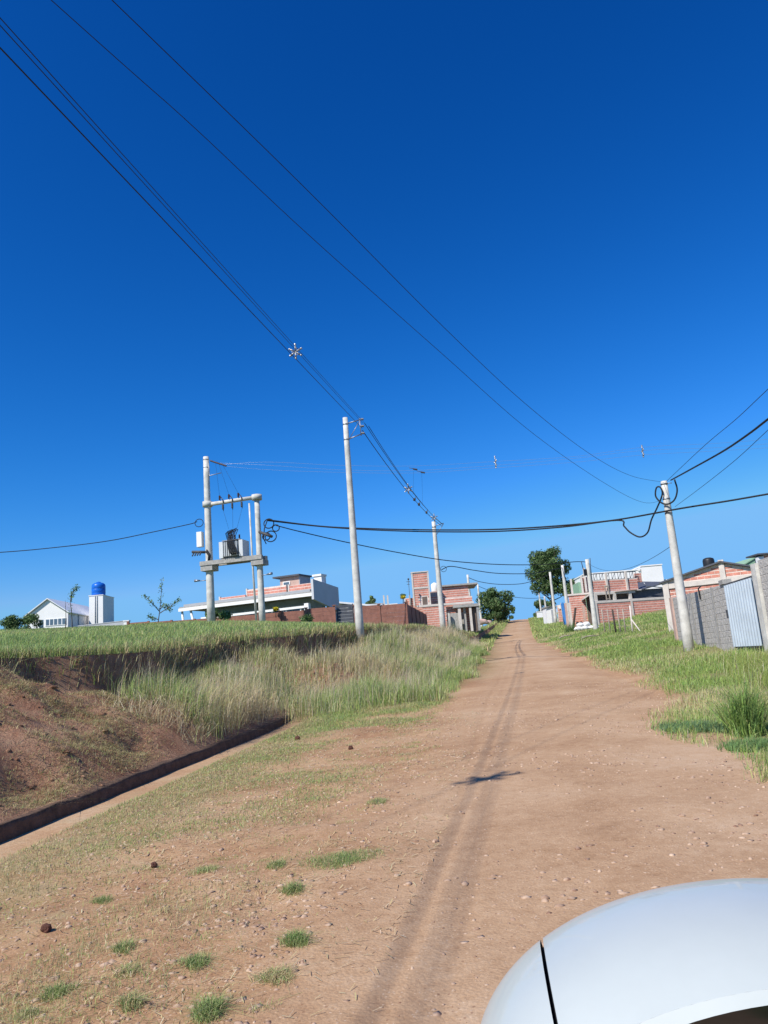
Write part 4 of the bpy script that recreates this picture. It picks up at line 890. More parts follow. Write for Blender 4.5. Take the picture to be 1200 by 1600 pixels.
wf = MH.part('window', MB().box(-4.05, -3.35, 2.44, 2.497, tz0 + .45, tz1 - .35, fr), WHITEP)
MH.part('pane', MB().box(-3.97, -3.43, 2.42, 2.437, tz0 + .52, tz1 - .42, fr), GLASS, wf)
# small white-roofed house next to it
c = W(527, 940, 72); fr2 = Frame((c[0], c[1], 0), (1, -.05)); H3 = Thing('small_house', 'small house with a white sloping roof behind the dark gate', 'house', (c[0], c[1], 4.5))
H3.part('wall', MB().box(0, 4.2, .3, 5, 4.5, c[2] - .45, fr2), GREYP)
H3.part('roof', MB().hexa([fr2.pt(-.2, 0, c[2] - .1), fr2.pt(4.4, 0, c[2] - .9), fr2.pt(4.4, 5.2, c[2] - .9), fr2.pt(-.2, 5.2, c[2] - .1), fr2.pt(-.2, 0, c[2] + .06), fr2.pt(4.4, 0, c[2] - .74), fr2.pt(4.4, 5.2, c[2] - .74), fr2.pt(-.2, 5.2, c[2] + .06)]), ROOFW)
H3.part('gable_panel', MB().prism([fr2.pt(.9, .28, c[2] - 1.2), fr2.pt(1.9, .28, c[2] - 1.2), fr2.pt(1.7, .28, c[2] - .48), fr2.pt(.6, .28, c[2] - .34)], fr2.b * .015), WHITEP)

# -- brick house on the left, unfinished
def bw(T, fr, a0, a1, b, c0, c1, th=.2, poly=None, top=None, name='wall'):
    if top is None: T.part(name, MB().box(a0, a1, b, b + th, c0, c1, fr), MORT)
    brick_face(T, fr, a0, a1, c0, c1, b, poly, top=top)
o = W(663, 985, 84); fr = Frame((o[0], o[1], 0), (1, -.02)); z0 = o[2] - .5; px = 84 / FPX
BH = Thing('brick_house', 'unfinished red brick house with a square brick tower, left of the road', 'house', (o[0] + 2, o[1], o[2]))
zb_ = W(668, 948, 84)[2]
bw(BH, fr, 0, 2.55, 0, z0, zb_)
BH.part('belt', MB().box(-.6, 5.6, -.08, .22, zb_ + .003, zb_ + .22, fr), BEAM)
bw(BH, fr, 2.3, 5.5, .5, zb_ - .9, zb_)
zu = W(700, 919, 88)[2]
bw(BH, fr, 2.35, 5.4, 3.2, zb_ + .1, zu + .1)
bw(BH, fr, -1.9, 2.3, 3.3, zb_ - .4, zb_ + 1.35)
BH.part('upper_side_wall', MB().box(5.2, 5.4, 3.42, 8, zb_ + .1, zu + .1, fr), MORT)
BH.part('roof_slab', MB().box(2.1, 6.5, 2.9, 8.2, zu + .103, zu + .28, fr), CONC2)
bw(BH, fr, 2.6, 5.55, 0.9, zb_ + .23, zb_ + .85)
tw0, tw1 = zb_ + .23, W(661, 894, 84)[2]
BH.part('tower', MB().box(-.75, .82, .25, 1.9, tw0, tw1, fr), MORT)
brick_face(BH, fr, -.75, .82, tw0, tw1 - .1, .247, [(.05, .6, tw0 - 1, tw0 + .95)])
for a_ in (-.92, .83): BH.part('tower_post', MB().box(a_, a_ + .16, .18, .40, tw0, tw1 + .02, fr), BEAM)
tm = W(661, 918, 84)[2]
BH.part('tower_belt', MB().box(-.75, .82, .19, .243, tm - .08, tm + .1, fr), BEAM); BH.part('tower_coping', MB().box(-.95, 1.0, .15, 2.0, tw1 + .023, tw1 + .13, fr), BEAM)
BH.part('opening_shade', MB().box(.08, .58, .20, .244, tw0 + .02, tw0 + .9, fr), DARKIN)  # solid dark panel painting the shade of an opening onto the tower
for a_, hh in ((-1.35, 1.55), (-1.9, 1.2)): BH.part('column', MB().box(a_, a_ + .16, 3.05, 3.28, zb_ - .4, zb_ + hh + .1, fr), BEAM)
# grey shell of the gateway to the right
BH.part('gateway_lintel', MB().box(3.3, 6.0, -1.0, .3, zb_ - .42, zb_ - .12, fr), CONC2)
for a_, a2, bb, mm, tp in ((2.62, 2.8, -1.2, CONC, -.9), (2.9, 4.0, -.6, CONC2, -.95), (3.75, 4.05, -.9, BEAM, -.1), (4.35, 4.6, -.5, CONC2, -.45), (4.95, 5.2, -.9, BEAM, -.45), (5.75, 5.98, -.9, CONC2, -.45)):
    BH.part('pier', MB().box(a_, a2, bb, bb + .3, z0, zb_ + tp, fr), mm)
bw(BH, fr, 4.61, 5.7, .6, z0, zb_ - .43)
BH.part('back_wall', MB().box(2.5, 6.0, 2.2, 2.4, z0, zb_ - .003, fr), CONC2)
BH.part('dark_wall', MB().box(5.2, 5.72, -.5, -.3, z0, zb_ - .45, fr), DARKIN)
BH.part('side_wall', MB().box(5.6, 5.8, .8, 9, z0, zb_ - .002, fr), MORT)
c = fr.pt(1.75, 4.2, zb_ + 1.36); 
BH.part('tank_plinth', MB().box(1.1, 2.3, 3.55, 4.9, zb_ - .4, zb_ + 1.9, fr), PINKB)
c = fr.pt(1.7, 4.2, zb_ + 1.902)
WT2 = Thing('water_tank', 'white water tank behind the brick tower', 'water tank', c); WT2.part('drum', MB().lathe(c, [(.40, 0), (.44, .08), (.44, .8), (.38, .92), (.2, 1.0)], 18), WHITEP); WT2.part('lid', MB().lathe(c, [(.16, 1.002), (.16, 1.06)], 12), WHITEP)
c = W(640, 930, 83); solo('aerial', MB().tube([c - np.array([0, 0, 2.6]), W(638, 905, 83)], .03, 6).tube([W(635, 909, 83), W(641, 909, 83)], .03, 5).tube([W(636, 913, 83), W(640, 913, 83)], .03, 5).blob(W(638, 905, 83), .12, 1, .1), DARKM, 'thin dark aerial mast left of the brick tower', 'aerial', None, c - np.array([0, 0, 2.6]))
# pale posts far behind the wall
for u, lb in ((601, 'left thin pale post behind the brown wall'), (607, 'right thin pale post behind the brown wall')):
    c = W(u, 952, 95); solo('thin_post', MB().box(c[0] - .09, c[0] + .09, 95, 95.2, 5.2, W(u, 930, 95)[2]), BEAM, lb, 'post', 'thin pale posts behind the wall', (c[0], 95, 5.2))
c = W(608, 948, 100); solo('white_parapet', MB().box(c[0] - .9, c[0] + 1.0, 100, 103, 5, c[2] + .2).box(c[0] - 1.0, c[0] + 1.1, 99.9, 103.1, c[2] + .203, c[2] + .36), WHITEP, 'small white building top just above the brown wall', 'building', None, (c[0], 100, 5))
# construction odds and ends beyond the gateway
c = ground_at(750, 974); solo('rubble_heap', MB().blob(c + np.array([0, 0, .2]), .9, 2, .2, (1.6, .7, .6)).blob(c + np.array([1.6, .4, .1]), .6, 2, .2, (1.2, .7, .6)), PINKB, 'low pinkish rubble heap beside the far left pole', 'rubble heap', None, c)

# -- brick house with steel trusses on the right
a_, b_ = W(936, 986, 80), W(1052, 970, 82); fr = Frame((a_[0], a_[1], 0), b_ - a_); Wd = np.linalg.norm((b_ - a_)[:2]); z0 = a_[2] - .7
zb0 = W(940, 942, 80)[2]
CH_ = Thing('brick_house', 'long red brick house under construction with steel trusses on top', 'house', (a_[0] + 3, a_[1], a_[2]))
bw(CH_, fr, 0, Wd, 0, z0, zb0)
CH_.part('belt', MB().box(-.05, Wd + .05, -.07, .22, zb0 + .003, zb0 + .24, fr), BEAM)
k_ = Wd / 7.5
for a0 in (-.12, 3.95, Wd - .1):
    CH_.part('pillar', MB().box(a0, a0 + .22, -.12, .0 - .075, z0, zb0 + .0, fr), BEAM)
zs1 = zb0 + .85
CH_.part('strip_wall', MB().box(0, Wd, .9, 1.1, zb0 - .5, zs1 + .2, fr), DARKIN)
for a0 in (0, 2.15, 3.95): CH_.part('pier', MB().box(a0, a0 + .3, -.02, .25, zb0 + .243, zs1, fr), BEAM)
CH_.part('lintel', MB().box(0, 4.7, -.02, .3, zs1 + .003, zs1 + .22, fr), BEAM)
bw(CH_, fr, -.2, 5.3, .3, zs1 + .223, zs1 + 1.55)
CH_.part('ledge', MB().box(-.3, 5.5, .05, .29, zs1 + .226, zs1 + .34, fr), BEAM)
CH_.part('canopy', MB().hexa([fr.pt(2.3, -.2, zs1 + .18), fr.pt(4.9, -.2, zs1 + .3), fr.pt(4.9, .04, zs1 + .3), fr.pt(2.3, .04, zs1 + .2), fr.pt(2.3, -.2, zs1 + .215), fr.pt(4.9, -.2, zs1 + .36), fr.pt(4.9, .04, zs1 + .36), fr.pt(2.3, .04, zs1 + .22)]), PINKB)
for a0 in (1.6, 3.9): CH_.part('column', MB().box(a0, a0 + .18, .1, .285, zs1 + .35, zs1 + 2.3, fr), BEAM)
zt0, zt1 = zs1 + 1.56, zs1 + 2.25
tr = MB()
for zq in (zt0, zt1): tr.tube([fr.pt(.4, .4, zq), fr.pt(5.3, .4, zq + .0)], .04, 5)
n_ = 14
for i in range(n_ + 1):
    a0 = .4 + 4.9 * i / n_; tr.tube([fr.pt(a0, .4, zt0), fr.pt(a0, .4, zt1)], .03, 5)
    if i < n_ and i % 2 == 0: tr.tube([fr.pt(a0, .4, zt0), fr.pt(a0 + 4.9 / n_, .4, zt1)], .025, 5)
CH_.part('roof_truss', tr, SLATE)
bw(CH_, fr, 5.3, 6.1, .7, zs1 + 1.1, zs1 + 2.1); 
CH_.part('roof', MB().hexa([fr.pt(4.9, .2, zs1 + .1), fr.pt(Wd + .1, .2, zs1 + .85), fr.pt(Wd + .1, 6, zs1 + 1.6), fr.pt(4.9, 6, zs1 + .9), fr.pt(4.9, .2, zs1 + .2), fr.pt(Wd + .1, .2, zs1 + .97), fr.pt(Wd + .1, 6, zs1 + 1.7), fr.pt(4.9, 6, zs1 + 1.0)]), SLATE)
CH_.part('gutter_pipe', MB().tube([fr.pt(5.9, .1, zs1 + 1.0), fr.pt(6.1, .05, zs1 + .65), fr.pt(Wd, .05, zs1 + .25)], .06, 6), METAL)
CH_.part('dark_gable', MB().box(4.8, Wd - .05, .6, .8, zb0 + .243, zs1 + .35, fr), SLATE)
wd_ = MB().box(1.25, 1.33, -.09, -.02, zb0 + .245, zs1 + .75, fr).box(1.62, 1.7, -.09, -.02, zb0 + .245, zs1 + .75, fr).box(1.22, 1.75, -.09, -.02, zs1 + .752, zs1 + .9, fr).box(1.22, 1.75, -.09, -.02, zb0 + .34, zb0 + .42, fr)
CH_.part('scaffold_frame', wd_, WOOD)
# side wing with the deep porch
fw = Frame((W(897, 978, 86)[0], 86, 0), (1, -.12)); zw = W(905, 930, 86)[2]; z0w = W(905, 985, 86)[2] - .6
bw(CH_, fw, -.2, 1.6, 0, z0w, zw); CH_.part('wing_belt', MB().box(-.3, 2.4, -.1, .25, zw + .003, zw + .2, fw), BEAM)
for a0, hh in ((.2, 1.9), (1.35, 2.1), (1.75, 3.0)): CH_.part('wing_column', MB().box(a0, a0 + .2, .3, .55, zw + .2, zw + hh, fw), BEAM)
bw(CH_, fw, 1.5, 2.2, .6, zw + .2, zw + 2.0)
CH_.part('porch_roof', MB().hexa([fw.pt(1.1, -2.2, zw - .65), fw.pt(2.9, -2.2, zw + .35), fw.pt(2.9, -.05, zw + .35), fw.pt(1.1, -.05, zw - .65), fw.pt(1.1, -2.2, zw - .5), fw.pt(2.9, -2.2, zw + .5), fw.pt(2.9, -.05, zw + .5), fw.pt(1.1, -.05, zw - .5)]), BEAM)
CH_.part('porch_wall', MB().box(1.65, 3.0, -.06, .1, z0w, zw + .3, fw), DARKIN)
for a0, mm in ((.9, PINKB), (-.55, BEAM), (-.95, PINKB)): CH_.part('garden_pier', MB().box(a0, a0 + .25, -1.9, -1.65, z0w - .2, zw - .35 - (.9 if a0 > 0 else .5), fw), mm)
CH_.part('grey_panel', MB().box(1.75, 2.9, -2.0, -1.9, z0w - .4, z0w + 2.0, fw), CONC)
# white building behind
o = W(905, 895, 105); fr = Frame((o[0], o[1], 0), (1, -.03)); zq = W(1000, 891, 105)[2]
WB = Thing('white_building', 'long white building with a tall block behind the brick house', 'building', (o[0] + 5, o[1], 4.5))
WB.part('wall', MB().hexa([fr.pt(.7, 0, 4.5), fr.pt(8.3, 0, 4.5), fr.pt(8.3, 8, 4.5), fr.pt(.7, 8, 4.5), fr.pt(.7, 0, zq + .0), fr.pt(8.3, 0, zq), fr.pt(8.3, 8, zq), fr.pt(.7, 8, zq)]), WHITEP)
WB.part('coping', MB().box(.6, 8.3, -.08, 8.1, zq + .003, zq + .14, fr), WHITEP)
WB.part('block', MB().box(8.35, 11.1, -.3, 7, 4.5, W(1015, 885, 105)[2], fr), WHITEP)
WB.part('block_coping', MB().box(8.27, 11.18, -.38, 7.08, W(1015, 885, 105)[2] + .003, W(1015, 885, 105)[2] + .15, fr), WHITEP)
WB.part('low_block', MB().box(11.105, 11.7, .2, 6, 4.5, W(1030, 906, 105)[2], fr), WHITEP)
WB.part('lamp_box', MB().box(7.9, 8.2, -.2, -.085, zq - .1, zq + .4, fr), WHITEP)
WB.part('green_wing', MB().box(-.1, .69, 1, 6, 4.5, zq - .9, fr), GREENR)

# -- gabled brick house behind the block wall
o = W(1044, 935, 45); e = W(1200, 925, 42.5); fr = Frame((o[0], o[1], 0), e - o); z0 = .9; zb0 = W(1045, 917, 45)[2]; pkA = 3.1; zpk = W(1122, 881, 44)[2]
GH = Thing('brick_house', 'gabled red brick house with white beams behind the grey block wall', 'house', (o[0] + 2.5, o[1], 1.9))
Wd = 5.8; zl = zb0 + .30; zrr = W(1183, 897, 42.8)[2]
topf = lambda a: (zl + (zpk - zl) * a / pkA) if a < pkA else (zpk + (zrr - zpk) * (a - pkA) / (Wd - pkA))
GH.part('wall', MB().prism([fr.pt(0, 0, z0), fr.pt(Wd, 0, z0), fr.pt(Wd, 0, zrr), fr.pt(pkA, 0, zpk), fr.pt(0, 0, zl)], fr.b * 7.5), MORT)
brick_face(GH, fr, 0, Wd, z0, zb0 - .13, 0, L=.36, H=.155, j=.055); brick_face(GH, fr, .25, pkA - .15, zb0 + .2, 9, 0, top=lambda a: topf(a) - .12, L=.36, H=.155, j=.055); brick_face(GH, fr, pkA + .16, Wd, zb0 + .2, 9, 0, top=lambda a: topf(a) - .12, L=.36, H=.155, j=.055)
GH.part('belt', MB().hexa([fr.pt(-.1, -.09, zb0 - .12), fr.pt(Wd, -.09, zb0 - .10), fr.pt(Wd, -.015, zb0 - .10), fr.pt(-.1, -.015, zb0 - .12), fr.pt(-.1, -.09, zb0 + .16), fr.pt(Wd, -.09, zb0 + .18), fr.pt(Wd, -.015, zb0 + .18), fr.pt(-.1, -.015, zb0 + .16)]), BEAM)
GH.part('king_post', MB().box(pkA - .14, pkA + .15, -.12, -.014, zb0 - .35, zpk + .16, fr), BEAM)
GH.part('corner_post', MB().box(-.2, .12, -.13, -.014, z0, zl + .05, fr), BEAM)
rf = MB()
for q0, q1, zz0, zz1 in ((-.35, pkA, zl - .1, zpk), (pkA, Wd + .3, zpk, zrr - .05)):
    rf.hexa([fr.pt(q0, -.25, zz0 + .01), fr.pt(q1, -.25, zz1 + .01), fr.pt(q1, 7.6, zz1 + .01), fr.pt(q0, 7.6, zz0 + .01), fr.pt(q0, -.25, zz0 + .1), fr.pt(q1, -.25, zz1 + .1), fr.pt(q1, 7.6, zz1 + .1), fr.pt(q0, 7.6, zz0 + .1)])
GH.part('roof', rf, SLATE)
c = fr.pt(2.15, 3.0, topf(2.15) + .10)
WT3 = Thing('water_tank', 'small black water tank on the gabled brick house roof', 'water tank', c)
WT3.part('stand', MB().box(c[0] - .25, c[0] + .25, c[1] - .25, c[1] + .25, c[2] - .12, c[2] + .06), CONC2)
WT3.part('drum', MB().lathe(c + np.array([0, 0, .063]), [(.33, 0), (.34, .04), (.34, .55), (.30, .66), (.16, .72)], 18), BLACKP)
c = fr.pt(.9, 4.5, topf(.9) + .08); solo('roof_vent', MB().lathe(c, [(.16, -.1), (.2, .12), (.2, .3), (.08, .4)], 12), WHITEP, 'small white vent on the gabled house roof beside the black tank', 'vent', None, c)

# -- green building and brick corner at the right edge
o = W(1160, 893, 62); fr = Frame((o[0], o[1], 0), (1, 0.0)); GB = Thing('green_building', 'green rendered building behind the gabled brick house', 'building', (o[0] + 2, o[1], 2))
zg0 = W(1162, 886, 62)[2]; zg1 = W(1185, 871, 62)[2]
GB.part('wall', MB().prism([fr.pt(0, 0, 2), fr.pt(3.5, 0, 2), fr.pt(3.5, 0, zg1 + .25), fr.pt(1.3, 0, zg1), fr.pt(0, 0, zg0)], fr.b * 6), GREENR)
GB.part('roof', MB().hexa([fr.pt(-.2, -.1, zg0 - .04), fr.pt(1.3, -.1, zg1 + .01), fr.pt(1.3, 6, zg1 + .01), fr.pt(-.2, 6, zg0 - .04), fr.pt(-.2, -.1, zg0 + .06), fr.pt(1.3, -.1, zg1 + .1), fr.pt(1.3, 6, zg1 + .1), fr.pt(-.2, 6, zg0 + .06)]), GREENR)
o = W(1187, 892, 50); fr = Frame((o[0], o[1], 0), (1, 0.0)); z1_ = W(1187, 870, 50)[2]
BC = Thing('brick_house', 'brick house corner with a white column at the right edge', 'house', (o[0] + 1, o[1], 2)); 
bw(BC, fr, .4, 5, 0, 2, z1_ + .1); BC.part('column', MB().box(0, .38, -.1, .3, 2, z1_ + .0, fr), WHITEP); BC.part('side_wall', MB().box(.42, .6, .21, 1.3, 2, z1_, fr), MORT); BC.part('roof', MB().box(-.1, 5.2, -.3, 1.4, z1_ + .105, z1_ + .2, fr), SLATE)

# ------------------------------------------------------------------ grey block wall with the zinc gate
wa, wb = W(1060, 1007, 38), W(1147, 1007, 27.2)
fr = Frame((wa[0], wa[1], 0), wb - wa); fr.b = -fr.b if fr.b @ np.array([-1, -.2, 0]) > 0 else fr.b
Lw = np.linalg.norm((wb - wa)[:2]); zt0, zt1 = W(1050, 935, 38)[2], W(1131, 913, 27.2)[2]; z0 = .7
BWL = Thing('block_wall', 'grey concrete block wall behind the near right pole', 'wall', fr.pt(Lw / 2, 0, 1.4))
topz = lambda a: zt0 + (zt1 - zt0) * a / Lw
BWL.part('core', MB().prism([fr.pt(0, 0, z0), fr.pt(Lw, 0, z0), fr.pt(Lw, 0, zt1), fr.pt(0, 0, zt0)], fr.b * .18), BLOCKJ)
brick_face(BWL, fr, .3, Lw, 1.0, 5, 0, top=topz, L=.40, H=.20, j=.016, jv=.006, name='blockwork', m=BLOCK, depth=.007)
BWL.part('end_post', MB().box(-.25, .28, -.08, .22, z0, zt0 + .05, fr), PINKB)
for a_ in (Lw * .42, Lw * .80): BWL.part('pillar', MB().box(a_, a_ + .25, -.03, -.014, z0, topz(a_) + .02, fr), CONC2)
BWL.part('bracket', MB().tube([fr.pt(Lw * .62, -.03, topz(Lw * .62) - .35), fr.pt(Lw * .62, -.05, topz(Lw * .62) + .1), fr.pt(Lw * .68, -.05, topz(Lw * .65) + .16)], .03, 5), DARKM)
BWL.part('gate_cap', MB().box(Lw - .55, Lw + .05, -.06, .24, zt1 + .01, zt1 + .17, fr), CONC2)
gc, gd = W(1150, 1007, 26.9), W(1197, 1003, 23.9); fg = Frame((gc[0], gc[1], 0), gd - gc); fg.b = -fg.b if fg.b @ np.array([-1, -.2, 0]) > 0 else fg.b
Lg = np.linalg.norm((gd - gc)[:2]); zg0, zgt = 1.28, W(1132, 914, 26.9)[2]
GT = Thing('corrugated_gate', 'corrugated zinc sheet gate in the block wall', 'gate', fg.pt(Lg / 2, 0, zg0))
n_ = 11; prof = []
for i in range(n_ * 8 + 1):
    a_ = .05 + (Lg - .1) * i / (n_ * 8); prof.append((a_, -.03 + .085 * (0, .12, .88, 1, 1, .88, .12, 0)[i % 8] - .05))
sh = MB(); vs = []
for a_, b_ in prof: vs += [fg.pt(a_, b_ - .03, zg0 + .03), fg.pt(a_, b_ - .03, zgt - .03 + .0 * a_)]
sh.add(vs, [(2 * i, 2 * i + 2, 2 * i + 3, 2 * i + 1) for i in range(len(prof) - 1)], False); GT.part('sheet', sh, ZINC)
GT.part('top_rail', MB().box(0, Lg, -.06, .02, zgt - .025, zgt + .03, fg), DARKM); GT.part('bottom_rail', MB().box(0, Lg, -.06, .02, zg0 - .03, zg0 + .025, fg), DARKM)
for a_ in (0, Lg - .045): GT.part('stile', MB().box(a_, a_ + .045, -.07, .03, zg0 + .027, zgt - .028, fg), DARKM)
GT.part('latch', MB().box(-.12, .06, -.12, -.075, zg0 + 1.0, zg0 + 1.3, fg), DARKM)
fe = Frame(fg.pt(Lg + .04, 0, 0), gd - gc); fe.b = fg.b
BW3 = Thing('block_wall', 'grey block wall with a concrete post right of the zinc gate', 'wall', fe.pt(1, 0, 1.3))
BW3.part('gate_post', MB().box(0, .42, -.1, .2, .7, zgt + .35, fe), CONC)
BW3.part('core', MB().box(.43, 9, 0, .18, .7, zgt + .42, fe), BLOCKJ)
brick_face(BW3, fe, .44, 9, 1.0, zgt + .42, 0, L=.40, H=.20, j=.016, jv=.006, name='blockwork', m=BLOCK, depth=.007)

# ------------------------------------------------------------------ wire fence posts, sacks, sheds
fps = [(944, 976, 939, 952, .05, WOOD), (953, 981, 948, 952, .045, WOOD), (962, 985, 955.6, 952, .07, WOODD), (969.6, 987, 963.5, 951, .05, WOOD), (978, 990, 973, 951, .05, WOOD), (989, 994, 986, 946, .06, BEAM)]
FN = Thing('wire_fence', 'row of thin posts with wire strands in front of the long brick wall', 'fence', W(989, 994, 54)); base = []
for i, (u, v, ut, vt, r, m) in enumerate(fps):
    d = 62 - i * 1.6; b = W(u, v, d); t = W(ut, vt, d); z = float(Z(b[0], b[1])); b2_ = np.array([b[0], b[1], min(b[2], z) - .2]); t[0] = b[0] + (t[0] - b[0]) * .5
    FN.part('post', MB().tube([b2_, t], r, 7), m); base.append((b, t))
FN.part('brace', MB().tube([W(1006, 992, 53) - np.array([0, 0, .1]), (base[-1][0] * .45 + base[-1][1] * .55)], .045, 6), BEAM)
FN.part('foot', MB().box(base[-1][0][0] - .3, base[-1][0][0] + .3, base[-1][0][1] - .25, base[-1][0][1] + .1, base[-1][0][2] - .2, base[-1][0][2] + .05), BEAM)
for k in range(4): FN.part('wire', MB().tube([b + (t - b) * (.3 + .2 * k) for b, t in base], .009, 4), METAL)
c0 = ground_at(916, 985)
for i, (dx, dy, dz, lb) in enumerate([(-.75, 0, .2, 'leftmost white sack in the heap by the pole'), (-.15, -.1, .2, 'middle lower white sack in the heap by the pole'), (.5, .0, .2, 'right lower white sack in the heap by the pole'), (.1, .1, .58, 'top white sack on the heap by the pole'), (1.0, .2, .16, 'far right half flat white sack by the pole'), (-.45, .1, .55, 'upper left white sack on the heap by the pole')]):
    c = c0 + np.array([dx, dy, dz]); solo('cement_sack', MB().blob(c, .42, 2, .1, (1.0, .7, .55)), SACK, lb, 'sack', 'white sacks heaped by the pole', c)
o = W(857, 966, 118); z1_ = W(860, 949, 118)[2]; SH = Thing('white_shed', 'low white shed below the tall tree', 'shed', (o[0] + 1, 118, o[2] - .5))
SH.part('wall', MB().box(o[0] - .2, o[0] + 1.35, 118, 121, o[2] - 1, z1_), WHITEP); SH.part('roof', MB().box(o[0] - .35, o[0] + 1.45, 117.8, 121.2, z1_ + .003, z1_ + .15), CONC2)
SH.part('door', MB().box(o[0] + .5, o[0] + .95, 117.95, 117.997, o[2] - 1, z1_ - .35), GREYP)
c = W(873, 962, 112); BP = Thing('brick_pier', 'short brick pier with a white box between the shed and the tarpaulin', 'pier', (c[0] + .5, 112, c[2] - .6)); fq = Frame((c[0], 112, 0), (1, 0)); zq = W(878, 945, 112)[2]
BP.part('core', MB().box(0, 1.0, 0, .5, c[2] - .9, zq, fq), MORT); brick_face(BP, fq, 0, 1.0, c[2] - .9, zq - .4); BP.part('meter_box', MB().box(.15, .5, -.15, -.02, zq - .55, zq - .1, fq), WHITEP)
tp = MB(); p0 = W(881, 968, 100); n_ = 9
vs = []
for i in range(n_):
    for j_ in range(5):
        a_ = i / (n_ - 1); h_ = j_ / 4; vs.append((p0[0] + 1.15 * a_, 100 + .25 * math.sin(a_ * 14 + h_ * 2) + .5 * h_, p0[2] - .7 + h_ * (2.7 + .25 * math.sin(a_ * 9))))
for v_ in list(vs): vs.append((v_[0], v_[1] + .05, v_[2]))
q_ = n_ * 5
tp.add(vs, [(i * 5 + j_, (i + 1) * 5 + j_, (i + 1) * 5 + j_ + 1, i * 5 + j_ + 1) for i in range(n_ - 1) for j_ in range(4)] + [(q_ + i * 5 + j_, q_ + i * 5 + j_ + 1, q_ + (i + 1) * 5 + j_ + 1, q_ + (i + 1) * 5 + j_) for i in range(n_ - 1) for j_ in range(4)], True)
TP = Thing('tarpaulin', 'blue tarpaulin hung upright beside the slim pole', 'tarpaulin', p0 - np.array([0, 0, .7])); TP.part('sheet', tp, TARP)
for a_ in (0, 1.15): TP.part('post', MB().tube([(p0[0] + a_, 100.35, p0[2] - 1), (p0[0] + a_, 100.8, p0[2] + 2.2)], .05, 6), WOOD)
c = ground_at(878, 966); solo('netting_heap', MB().blob(c + np.array([-.4, 0, .25]), .6, 2, .3, (1.3, .6, .7)).blob(c + np.array([.7, .1, .35]), .6, 2, .3, (1, .6, .9)), TEAL, 'teal netting heap at the foot of the tarpaulin', 'netting', None, c)
c = ground_at(844, 963); solo('white_marker', MB().box(c[0] - .5, c[0] + .5, c[1], c[1] + .5, c[2] - .2, c[2] + .75).box(c[0] - .56, c[0] + .56, c[1] - .06, c[1] + .56, c[2] + .753, c[2] + .87), WHITEP, 'small white block at the crest on the right', 'block', None, c)
c = W(894, 972, 82); solo('dark_post', MB().tube([c - np.array([0, 0, .8]), W(899, 951, 82)], .12, 6).blob(W(899, 951, 82), .14, 1, .1), WOODD, 'dark stake in front of the brick wing', 'stake', None, c - np.array([0, 0, .8]))

# ------------------------------------------------------------------ trees and plants
def leaves(name, C, S, n, size, cols, p, parent=None, org=(0, 0, 0), shell=.45, m=LEAF):
    C = np.array(C); S = np.array(S); vol = S.prod(1) ** (2 / 3); k = rng.choice(len(C), n, p=vol / vol.sum())
    d = rng.normal(size=(n, 3)); d /= np.linalg.norm(d, axis=1, keepdims=True); q = rng.uniform(shell, 1.0, n)[:, None] ** .6 * (1 + .12 * rng.normal(size=(n, 1)))
    P_ = C[k] + d * q * S[k]
    nrm = d + rng.normal(0, .7, (n, 3)); nrm /= np.linalg.norm(nrm, axis=1, keepdims=True)
    t = np.cross(nrm, rng.normal(size=(n, 3))); t /= np.linalg.norm(t, axis=1, keepdims=True); b = np.cross(nrm, t)
    s = size * rng.uniform(.6, 1.4, n)[:, None]
    V = np.stack([P_ - t * s, P_ - b * s * .5, P_ + t * s, P_ + b * s * .5], 1).reshape(-1, 3) - np.array(org)
    T = np.repeat(mixcol(n, cols, p, .25), 4, 0).clip(0, .8)
    o = link(name, np_mesh(name, V, np.arange(n * 4).reshape(n, 4), T, m), parent); return o
def tree(base, h, w_, ncl, nl, size, label, cols, p, group, trunk_r, low=.25, lean=(0, 0), shape='round', name='leafy_tree'):
    base = np.array(base, float); T = Thing(name, label, 'tree', base, group); C = []; S = []; mb = MB()
    top = base + np.array([lean[0], lean[1], h * .62]); mb.tube([base - np.array([0, 0, .4]), base + (top - base) * .5 + np.array([.1, 0, 0]), top], [trunk_r, trunk_r * .75, trunk_r * .4], 9)
    for i in range(ncl):
        a = random.uniform(0, 6.28); hh = random.uniform(low, .93); rmax = w_ * (math.sqrt(max(.05, 1 - ((hh - .52) / .52) ** 2)) if shape == 'round' else 1)
        q = rmax * math.sqrt(random.uniform(.05, 1)) * .85; c = base + np.array([math.cos(a) * q + lean[0] * hh, math.sin(a) * q, hh * h]); r = w_ * random.uniform(.17, .36)
        C.append(c); S.append([r, r, r * random.uniform(.7, .95)])
        st = base + (top - base) * random.uniform(.35, .95)
        if i % 2 == 0: mb.tube([st, (st + c) / 2 + np.array([0, 0, -.1 * h * .2]), c], [trunk_r * .35, trunk_r * .22, trunk_r * .08], 5)
    T.part('trunk', mb, BARK); leaves('crown', C, S, nl, size, cols, p, T.o, base)
DG = [(.050, .095, .035), (.085, .145, .05), (.14, .21, .075), (.19, .25, .10)]
b = W(866, 968, 148); tree(b, W(866, 853, 148)[2] - b[2], 4.3, 62, 17000, .20, 'tall dark leafy tree beside the slim poles on the right', DG, [3, 4, 3, 1], 'trees near the crest', .32, .36)
b = W(775, 974, 150); tree(b, W(775, 919, 150)[2] - b[2], 3.7, 44, 10000, .20, 'round green tree left of the road crest', DG, [2, 4, 3, 1.5], 'trees near the crest', .3, .16)
b = W(796, 970, 160); tree(b, 2.9, 1.7, 8, 1800, .17, 'low bush like tree right at the crest beside the round tree', DG, [2, 4, 3, 1], 'trees near the crest', .12, .15)
